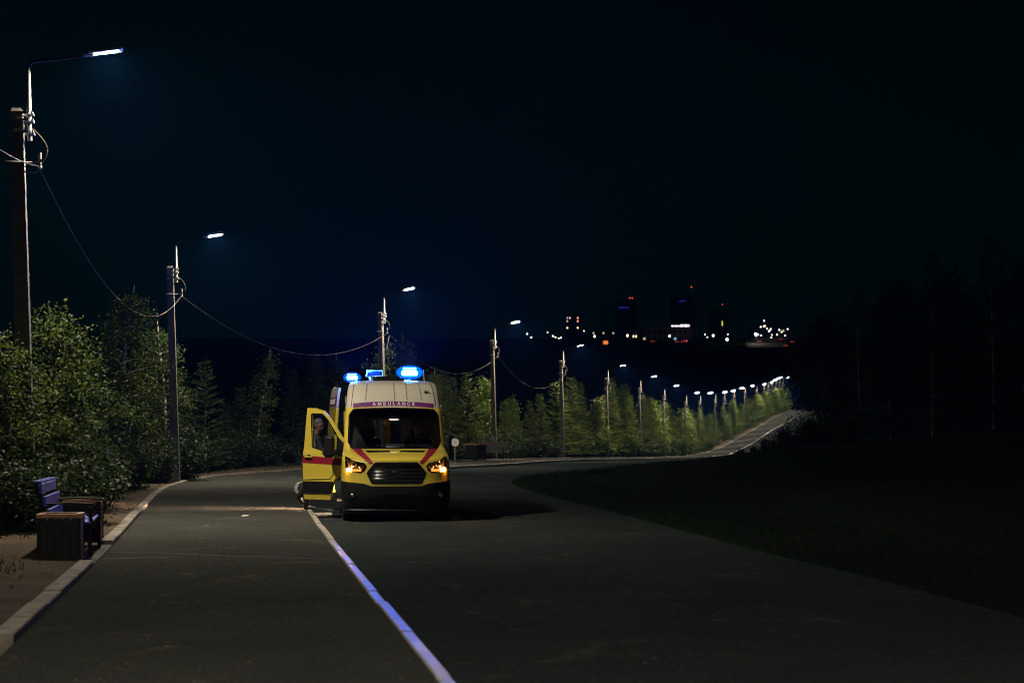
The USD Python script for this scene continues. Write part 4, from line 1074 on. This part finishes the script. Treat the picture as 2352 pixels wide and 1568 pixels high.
obj('frame', cat_(tube(fr, .02, 8), box((.33, .08, .02), (0, .06, .08)), tube([(-.10, 0, -.05), (-.07, 0, -.12)], .03, 8)), M_bhouse, b3, 40)
obj('lens', rbox((.27, .12, .07), (0, .07, .02), .03), mat('unlit_blue_lens', {'p': ('principled_bsdf', {'base_color': (0.02, 0.05, 0.25), 'roughness': 0.1})}, [], surface='p.BSDF'), b3, 40)
obj('air_vent', cat_(rbox((.64, .8, .09), (-.08, 2.72, 2.77), .035), rbox((.5, .5, .06), (-.08, 2.8, 2.83), .025)), M_gloss, AMB, 40)
obj('aerial', cat_(tube([(.66, 2.5, 2.70), (.65, 2.52, 3.0)], .006, 5), rbox((.05, .08, .03), (.66, 2.5, 2.75), .01)), M_bhouse, AMB)
br = front_pt(np.array([.72, .72]), np.array([2.55, 2.50]), .03)
obj('aerial_bracket', cat_(box((.10, .02, .015), br[1], 0, 0, -.25), box((.02, .03, .05), br[1] + [-.02, .01, .01])), M_dark, AMB)

# ------------------------------------------------------------------ people
def figure(p, J, clothes, hair_m, hair_long=False):
    V = {k: np.array(v, float) for k, v in J.items()}
    up = V['head'] - V['neck']; up /= np.linalg.norm(up)
    f = V['face'] / np.linalg.norm(V['face']); sx = np.cross(f, up); sx /= np.linalg.norm(sx); f = np.cross(up, sx)
    H = V['head']
    bones = [(V['pelvis'], .13, V['chest'], .15), (V['chest'], .145, V['neck'] - up * .06, .085), (V['neck'] - up * .06, .062, H - up * .03, .058), (V['pelvis'] + (V['hipl'] - V['pelvis']) * .9, .09, V['pelvis'] + (V['hipr'] - V['pelvis']) * .9, .09)]
    head = [(H + up * .02 - f * .012, .092, H + up * .045 - f * .02, .09), (H - up * .055 + f * .035, .058, H + up * .02 + f * .02, .08), (H - up * .085 + f * .05, .036, H - up * .04 + f * .03, .06),
            (H + f * .092 - up * .0, .011, H + f * .108 - up * .03, .016), (H + sx * .086 - up * .01, .016, H + sx * .088 - up * .035, .012), (H - sx * .086 - up * .01, .016, H - sx * .088 - up * .035, .012), (H + f * .085 - up * .062 - sx * .02, .01, H + f * .085 - up * .062 + sx * .02, .01)]
    cl_top, cl_leg = [(V['pelvis'] - up * .05, .16, V['pelvis'] + up * .1, .155), (V['pelvis'], .15, V['chest'], .17), (V['chest'], .165, V['neck'] - up * .05, .085), (V['shl'], .085, V['shr'], .085)], []
    for s in 'lr':
        sh, el, wr, hp, kn, an, to = (V[k + s] for k in ('sh', 'el', 'wr', 'hip', 'kn', 'an', 'to'))
        bones += [(V['chest'] + (sh - V['chest']) * .5, .075, sh, .06), (sh, .055, el, .042), (el, .042, wr, .028), (hp, .088, kn, .058), (kn, .056, an, .038), (an, .042, to, .034)]
        cl_top += [(sh, .072, el, .058), (el, .058, wr + (el - wr) * .1, .045)]
        cl_leg += [(hp, .115, kn, .08), (kn, .076, an + (kn - an) * .08, .068)]
        d = (wr - el) / np.linalg.norm(wr - el)
        side_ = np.cross(d, f); side_ = side_ / (np.linalg.norm(side_) + 1e-9)
        nrm = np.cross(side_, d)
        palm = wr + d * .085
        bones += [(wr, .026, palm + side_ * .022, .02), (wr, .026, palm - side_ * .022, .02)]
        for q, (o, L) in enumerate(((-.03, .062), (-.01, .075), (.01, .08), (.03, .072))):
            a = palm + side_ * o; b = a + d * L * .55 + nrm * L * .2; c = b + d * L * .3 + nrm * L * .38
            bones += [(a, .0095, b, .0088), (b, .0088, c, .0078)]
        a = wr + d * .03 + side_ * .03; b = a + side_ * .028 + d * .03 + nrm * .012; bones += [(a, .013, b, .011), (b, .011, b + d * .03 + nrm * .01, .009)]
    cl_leg += [(V['hipl'], .122, V['hipr'], .122), (V['pelvis'], .148, V['pelvis'] + up * .08, .14)]
    obj('body', hulls(bones + head, .03, 4), M_skin, p, True)
    obj('jacket', hulls(cl_top, .035, 6), clothes[0], p, True)
    obj('trousers', hulls(cl_leg, .04, 6), clothes[1], p, True)
    for s in 'lr':
        an, to = V['an' + s], V['to' + s]; d = (to - an); d[2] = 0
        obj('shoe', hulls([(an - [0, 0, .02], .052, an - d * .12 - [0, 0, .045], .04), (an - [0, 0, .03], .05, to + d * .1, .038), (to, .042, to + d * .3, .032)], .02, 4), M_shoe, p, True)
        obj('eye', sphere(H + f * .083 + sx * (.032 if s == 'l' else -.032) + up * .012, .012, 2), M_eye, p, True)
    hb = [(H + up * .045 - f * .022, .1, H + up * .03 - f * .04, .096), (H - up * .03 - f * .055, .07, H + up * .02 - f * .04, .09)] + ([(H - up * .13 - f * .06, .06, H - f * .05, .085)] if hair_long else [])
    obj('hair', hulls(hb, .03, 3), hair_m, p, True)

# standing behind the open door, stepping towards the van (world axes at the person's feet)
per = thing('person', 'grey haired person in dark clothes standing behind the open ambulance door', 'person', (-4.24, 29.45, .10))
figure(per, dict(pelvis=(.05, -.05, 1.0), chest=(.14, -.1, 1.36), neck=(.22, -.15, 1.58), head=(.27, -.19, 1.755), face=(.8, -.6, -.3), shl=(.02, .06, 1.48), shr=(.26, -.3, 1.46), ell=(.08, .16, 1.20), elr=(.36, -.36, 1.20), wrl=(.26, .12, 1.08), wrr=(.46, -.16, 1.10),
                 hipl=(-.02, .04, .96), hipr=(.10, -.14, .96), knl=(.02, .08, .55), knr=(.06, -.15, .50), anl=(-.19, .12, .27), anr=(0.0, -.10, .09), tol=(-.12, .13, .15), tor=(.13, -.14, .045)), (M_cloth, M_trous), M_hair)
for dx, dy in ((-.02, -.10), (.05, -.2)):
    obj('jacket_piping', tube([(.13 + dx, -.17 + dy * .6, 1.53), (.15 + dx, -.25 + dy * .6, 1.44), (.17 + dx, -.27 + dy * .5, 1.32), (.16 + dx, -.26 + dy * .5, 1.2)], .014, 6), M_strip, per, True)
# seated at the wheel (same frame as the van)
drv = thing('person', 'dark silhouette of the driver sitting behind the windscreen', 'person', AMB_AT, YAW)
figure(drv, dict(pelvis=(.50, 2.02, 1.02), chest=(.50, 2.06, 1.36), neck=(.50, 2.04, 1.58), head=(.50, 2.02, 1.75), face=(-.1, -1, -.1), shl=(.71, 2.03, 1.50), shr=(.29, 2.03, 1.50), ell=(.77, 1.84, 1.26), elr=(.23, 1.84, 1.26), wrl=(.64, 1.66, 1.38), wrr=(.34, 1.66, 1.38),
                 hipl=(.59, 2.0, .97), hipr=(.41, 2.0, .97), knl=(.62, 1.56, .99), knr=(.38, 1.56, .99), anl=(.62, 1.40, .66), anr=(.38, 1.40, .66), tol=(.62, 1.28, .62), tor=(.38, 1.28, .62)), (M_cloth, M_trous), M_hair2)

# ------------------------------------------------------------------ the town on the far rise
M_town = {k: glow('town_' + k, c, s) for k, c, s in (('white', (1.0, 0.95, 0.85), 9.0), ('warm', (1.0, 0.72, 0.38), 2.5), ('yellow', (0.9, 0.85, 0.15), 1.0), ('red', (1.0, 0.07, 0.05), 1.6), ('rose', (1.0, 0.35, 0.25), 2.0),
                                                    ('blue', (0.03, 0.1, 1.0), 0.35), ('orange', (1.0, 0.28, 0.05), 1.0), ('sign', (1.0, 0.9, 0.95), 1.6), ('dim', (0.8, 0.75, 0.4), 0.8), ('street', (1.0, 0.9, 0.72), 160.0), ('cyan', (.4, .8, 1.0), 0.7))}
def lz(x, y): return float(land_z(np.array([[x, y]]))[0])
M_street = asphalt('far_street', (0.05, 0.045, 0.04), (0.08, 0.075, 0.065), .9)
s0, s1 = P(1700, 800, 850), P(1830, 800, 850)
yy = np.linspace(835, 960, 14)
A = np.array([[ (1715 - CX) / FOC * y, y, lz((1715 - CX) / FOC * y, y) + .25] for y in yy]); B = np.array([[(1800 + 8 - CX) / FOC * y, y, lz((1808 - CX) / FOC * y, y) + .25] for y in yy])
A[:, 2] = np.maximum(A[:, 2], B[:, 2]); B[:, 2] = A[:, 2]
tag(obj('far_road', strip(A, B, 4), M_street), kind='structure')

def town_lamp(u, v, Y, big=1.0, label=None):
    p = P(u, v, Y); z0 = lz(p[0], Y)
    t = thing('town_lamp', label or 'tiny far street lamp in the town on the dark hill', 'street lamp', (p[0], Y, z0 - .5), 0, None if label else 'far street lamps of the town')
    h = p[2] - z0 + .5
    obj('post', tube([(0, 0, 0), (0, 0, h)], .16, 6), M_post, t)
    obj('lamp', sphere((0, -.3, h), .58 * big, 2), M_town['street' if 1730 < u < 1740 and label else 'white'], t, True)
for u, v, b, l in ((1366, 772, 1, 'far white street lamp left of the orange kiosk, on the hill'), (1441, 770, 1.1, 'far white street lamp left of the lit shop sign'), (1538, 771, 1.1, 'far white street lamp right below the lit shop sign'),
                   (1638, 770, 1.1, 'far white street lamp left of the brightest town lamp'), (1670, 779, 1.35, 'brightest far town lamp'), (1736, 767, 1.2, 'far street lamp on a pale pole beside the lit patch of street')):
    town_lamp(u, v, 900, b, l)
for u, v in ((1220, 774), (1270, 771), (1276, 774), (1283, 777), (1288, 775), (1246, 790), (1556, 764), (1754, 749), (1762, 754), (1766, 760), (1770, 755), (1747, 750), (1790, 757), (1809, 755), (1803, 770), (1785, 768), (1755, 736), (1741, 768), (1555, 789), (1211, 766)):
    town_lamp(u, v, 960, .6)

for q in range(22):
    rr_ = random.Random(q + 50)
    town_lamp(rr_.choice([rr_.uniform(1205, 1440), rr_.uniform(1480, 1730), rr_.uniform(1735, 1815)]), rr_.uniform(758, 792), 965, rr_.uniform(.35, .6))
def block(label, u0, u1, v0, Y, depth, cols, rows, lits, m=M_wall2, roof_lights=()):
    a, b = P(u0, v0, Y), P(u1, v0, Y)
    w = b[0] - a[0]; z0 = min(lz(a[0], Y), lz(b[0], Y + depth)) - 2; h = a[2] - z0
    t = thing('apartment_block' if rows > 3 else 'town_building', label, 'building', ((a[0] + b[0]) / 2, Y, z0))
    obj('wall', box((w, depth, h), (0, depth / 2, h / 2)), m, t)
    obj('roof', cat_(box((w + .8, depth + .8, .5), (0, depth / 2, h + .25)), box((w * .25, 3, 2.2), (w * .2, depth / 2, h + 1.5))), m, t)
    cw, rh = w / cols, h * .92 / rows
    for i in range(cols):
        for j in range(rows):
            c = (-w / 2 + (i + .5) * cw, -.05, h * .05 + (j + .55) * rh)
            k = lits.get((i, j))
            win = obj('window', box((min(cw * .5, 1.5), .12, min(rh * .5, 1.4)) if k else (cw * .5, .12, rh * .5), c), M_town[k] if k else M_pane, t)
    for (du, dv, k, r) in roof_lights:
        q = P(du, dv, Y); obj('warning_light', sphere((q[0] - (a[0] + b[0]) / 2, depth / 2 * 0 - .6, q[2] - z0), r, 2), M_town[k], t, True)
        obj('light_mast', tube([(q[0] - (a[0] + b[0]) / 2, -.3, h * .9), (q[0] - (a[0] + b[0]) / 2, -.3, q[2] - z0)], .1, 5), M_wall2, t)
block('dark apartment block with a few scattered warm windows at the left of the town', 1300, 1336, 724, 930, 14, 6, 8, {(1, 7): 'rose', (4, 7): 'rose', (4, 6): 'rose', (0, 7): 'cyan', (0, 4): 'warm', (4, 4): 'warm', (0, 6): 'dim'})
block('low dark building with a row of dim windows behind the left town lamps', 1352, 1420, 760, 950, 12, 9, 3, {(1, 2): 'dim', (4, 2): 'dim', (7, 2): 'dim'})
block('tower with a band of small blue lights and two red lights on top', 1418, 1462, 692, 1050, 18, 5, 12, {}, roof_lights=((1446, 684, 'red', .5), (1452, 684, 'red', .5), (1424, 706, 'blue', .6), (1429, 706, 'blue', .6), (1434, 706, 'blue', .6), (1441, 706, 'blue', .6)))
block('tower with a slanting blue light strip and one red light above it', 1546, 1596, 682, 1080, 18, 5, 12, {}, roof_lights=((1588, 659, 'red', .5), (1562, 692, 'blue', .5), (1567, 691, 'blue', .6), (1572, 690, 'blue', .6)))
block('dim tower at the right of the town with a red light', 1640, 1672, 712, 1090, 18, 4, 10, {}, roof_lights=((1659, 699, 'red', .4),))
block('pale flat shop building under the long lit sign', 1474, 1592, 752, 940, 30, 10, 2, {(0, 0): 'dim', (6, 0): 'cyan'}, M_wall)
block('low building with a lit window strip behind the second town lamp', 1446, 1470, 766, 930, 10, 4, 2, {(1, 1): 'warm', (2, 1): 'warm'}, M_wall)
block('dark house among the lights at the left end of the town', 1205, 1260, 778, 970, 12, 6, 2, {(2, 1): 'dim', (4, 1): 'yellow'})
block('dark building among the trees at the right end of the town', 1740, 1815, 742, 1000, 14, 7, 4, {(1, 3): 'warm', (5, 2): 'dim'})
# the lit sign, a green-yellow strip and a signal
def sign(name, label, u, v, Y, wpx, hpx, key, pieces=1, extra=None):
    p = P(u, v, Y); k = Y / FOC
    t = thing(name, label, 'sign', (p[0], Y, p[2]))
    obj('frame', box((wpx * k + 1, .4, hpx * k + .6), (0, .5, 0)), M_wall2, t)
    for q in range(pieces):
        hh = hpx * (1 if q < pieces * .45 or pieces < 4 else 1.6)
        obj('lit_panel', box((wpx * k / pieces * (.86 if pieces > 1 else 1), .3, hh * k * (.8 + .2 * ((q * 7) % 3 == 0))), ((q + .5 - pieces / 2) * wpx * k / pieces, 0, (hh - hpx) * k * .3)), M_town[key], t)
    legs = cat_(*[box((.3, .3, p[2] - lz(p[0], Y) + 1), (s * wpx * k * .4, .9, -(p[2] - lz(p[0], Y) + 1) / 2)) for s in (-1, 1)])
    obj('support', legs, M_wall2, t)
sign('lit_sign', 'long glowing white sign on the roof of the far shop', 1563, 748, 938, 42, 4, 'sign', 12)
sign('lit_sign', 'thin upright yellow green light strip right of the shop sign', 1659, 742, 935, 2.2, 11, 'yellow')
sign('lit_sign', 'small upright blue light panel below the shop sign', 1571, 782, 925, 2, 9, 'blue')
sign('lit_sign', 'small red light panel beside the blue one below the shop sign', 1577, 783, 925, 2.6, 5, 'red')
p = P(1391, 793, 890); z0 = lz(p[0], 890); t = thing('kiosk', 'far kiosk glowing orange on the edge of the hill', 'kiosk', (p[0], 890, z0 - .5))
obj('wall', box((3.4, 3, 3.4), (0, 1.6, 1.9)), M_wall, t); obj('lit_front', box((2.9, .2, 2.2), (0, 0, 2.0)), M_town['orange'], t); obj('roof', box((4.2, 4, .3), (0, 1.2, 3.8)), M_wall2, t)
# parked and passing cars, seen from behind: two tail lamps each
CAR = klass('car_class')
prof = sg.Polygon([(-2.1, .35), (-2.15, .8), (-1.9, 1.0), (-1.35, 1.08), (-.75, 1.5), (.7, 1.5), (1.5, 1.0), (2.05, .85), (2.1, .4)])
cb = trimesh.creation.extrude_polygon(prof, 1.7, engine='earcut'); cb.apply_transform(trimesh.transformations.euler_matrix(math.pi / 2, 0, math.pi / 2)); cb.apply_translation([-.85, 0, 0])
M_car = plain('car_paint', (0.06, 0.06, 0.065), .3, .5, coat=1)
obj('body', cb, M_car, CAR)
for a in (-.75, .75):
    obj('tail_lamp', box((.42, .12, .3), (a * .85, -2.16, .85)), M_town['red'], CAR)
    for b in (-1.3, 1.3):
        obj('wheel', lathe([(0, -.1), (.32, -.1), (.32, .1), (0, .1)], 14, 'x').apply_translation((a, b, .32)), M_rubber, CAR)
obj('rear_window', box((1.3, .04, .4), (0, -1.12, 1.3), 0, -.9), M_pane, CAR)
for u, Y, l in ((1497, 905, 'far car with red tail lamps left of the shop'), (1553, 900, 'far car with red tail lamps below the shop sign'), (1566, 903, 'second far car right below the shop sign'), (1742, 905, 'far car just right of the pole lamp in the town'),
             (1790, 930, 'far car waiting at the top of the lit street'), (1802, 868, 'nearest far car with bright red tail lamps at the right end of the lit street'), (1817, 900, 'rightmost far car beyond the lit street')):
    x = (u - CX) / FOC * Y; copy(CAR, 'car', l, 'car', (x, Y, max(lz(x, Y), A[0, 2] if 0 else lz(x, Y)) + .3), 8, None, 1.15)
p = P(1722, 800, 880); t = thing('road_sign', 'far square road signs on a post left of the lit street', 'road sign', (p[0], 880, lz(p[0], 880)))
obj('post', tube([(0, 0, -1), (0, 0, 11)], .12, 6), M_post, t); obj('plate', box((3, .1, 3), (0, -.2, 5)), M_wall, t); obj('plate', box((2.6, .1, 2.6), (0, -.2, 9)), M_wall, t)

# ------------------------------------------------------------------ blue scattering haze, added to give the beacons a halo
if HAZE > 0:
    hz = trimesh.creation.box((2600, 2200, 150)); hz.apply_translation([0, 800, 70 - 8.0])
    zmin = GZ.min() - 1.0
    hz.vertices[:, 2] = np.where(hz.vertices[:, 2] < 50, zmin, 135.0)
    hm = mat('halo_haze', {'v': ('principled_volume', {'color': (0.06, 0.25, 0.95), 'density': HAZE, 'anisotropy': 0.0})}, [], volume='v.volume')
    tag(obj('haze', hz, hm), 'thin blue scattering haze added to give the beacons a halo', 'haze', kind='stuff')
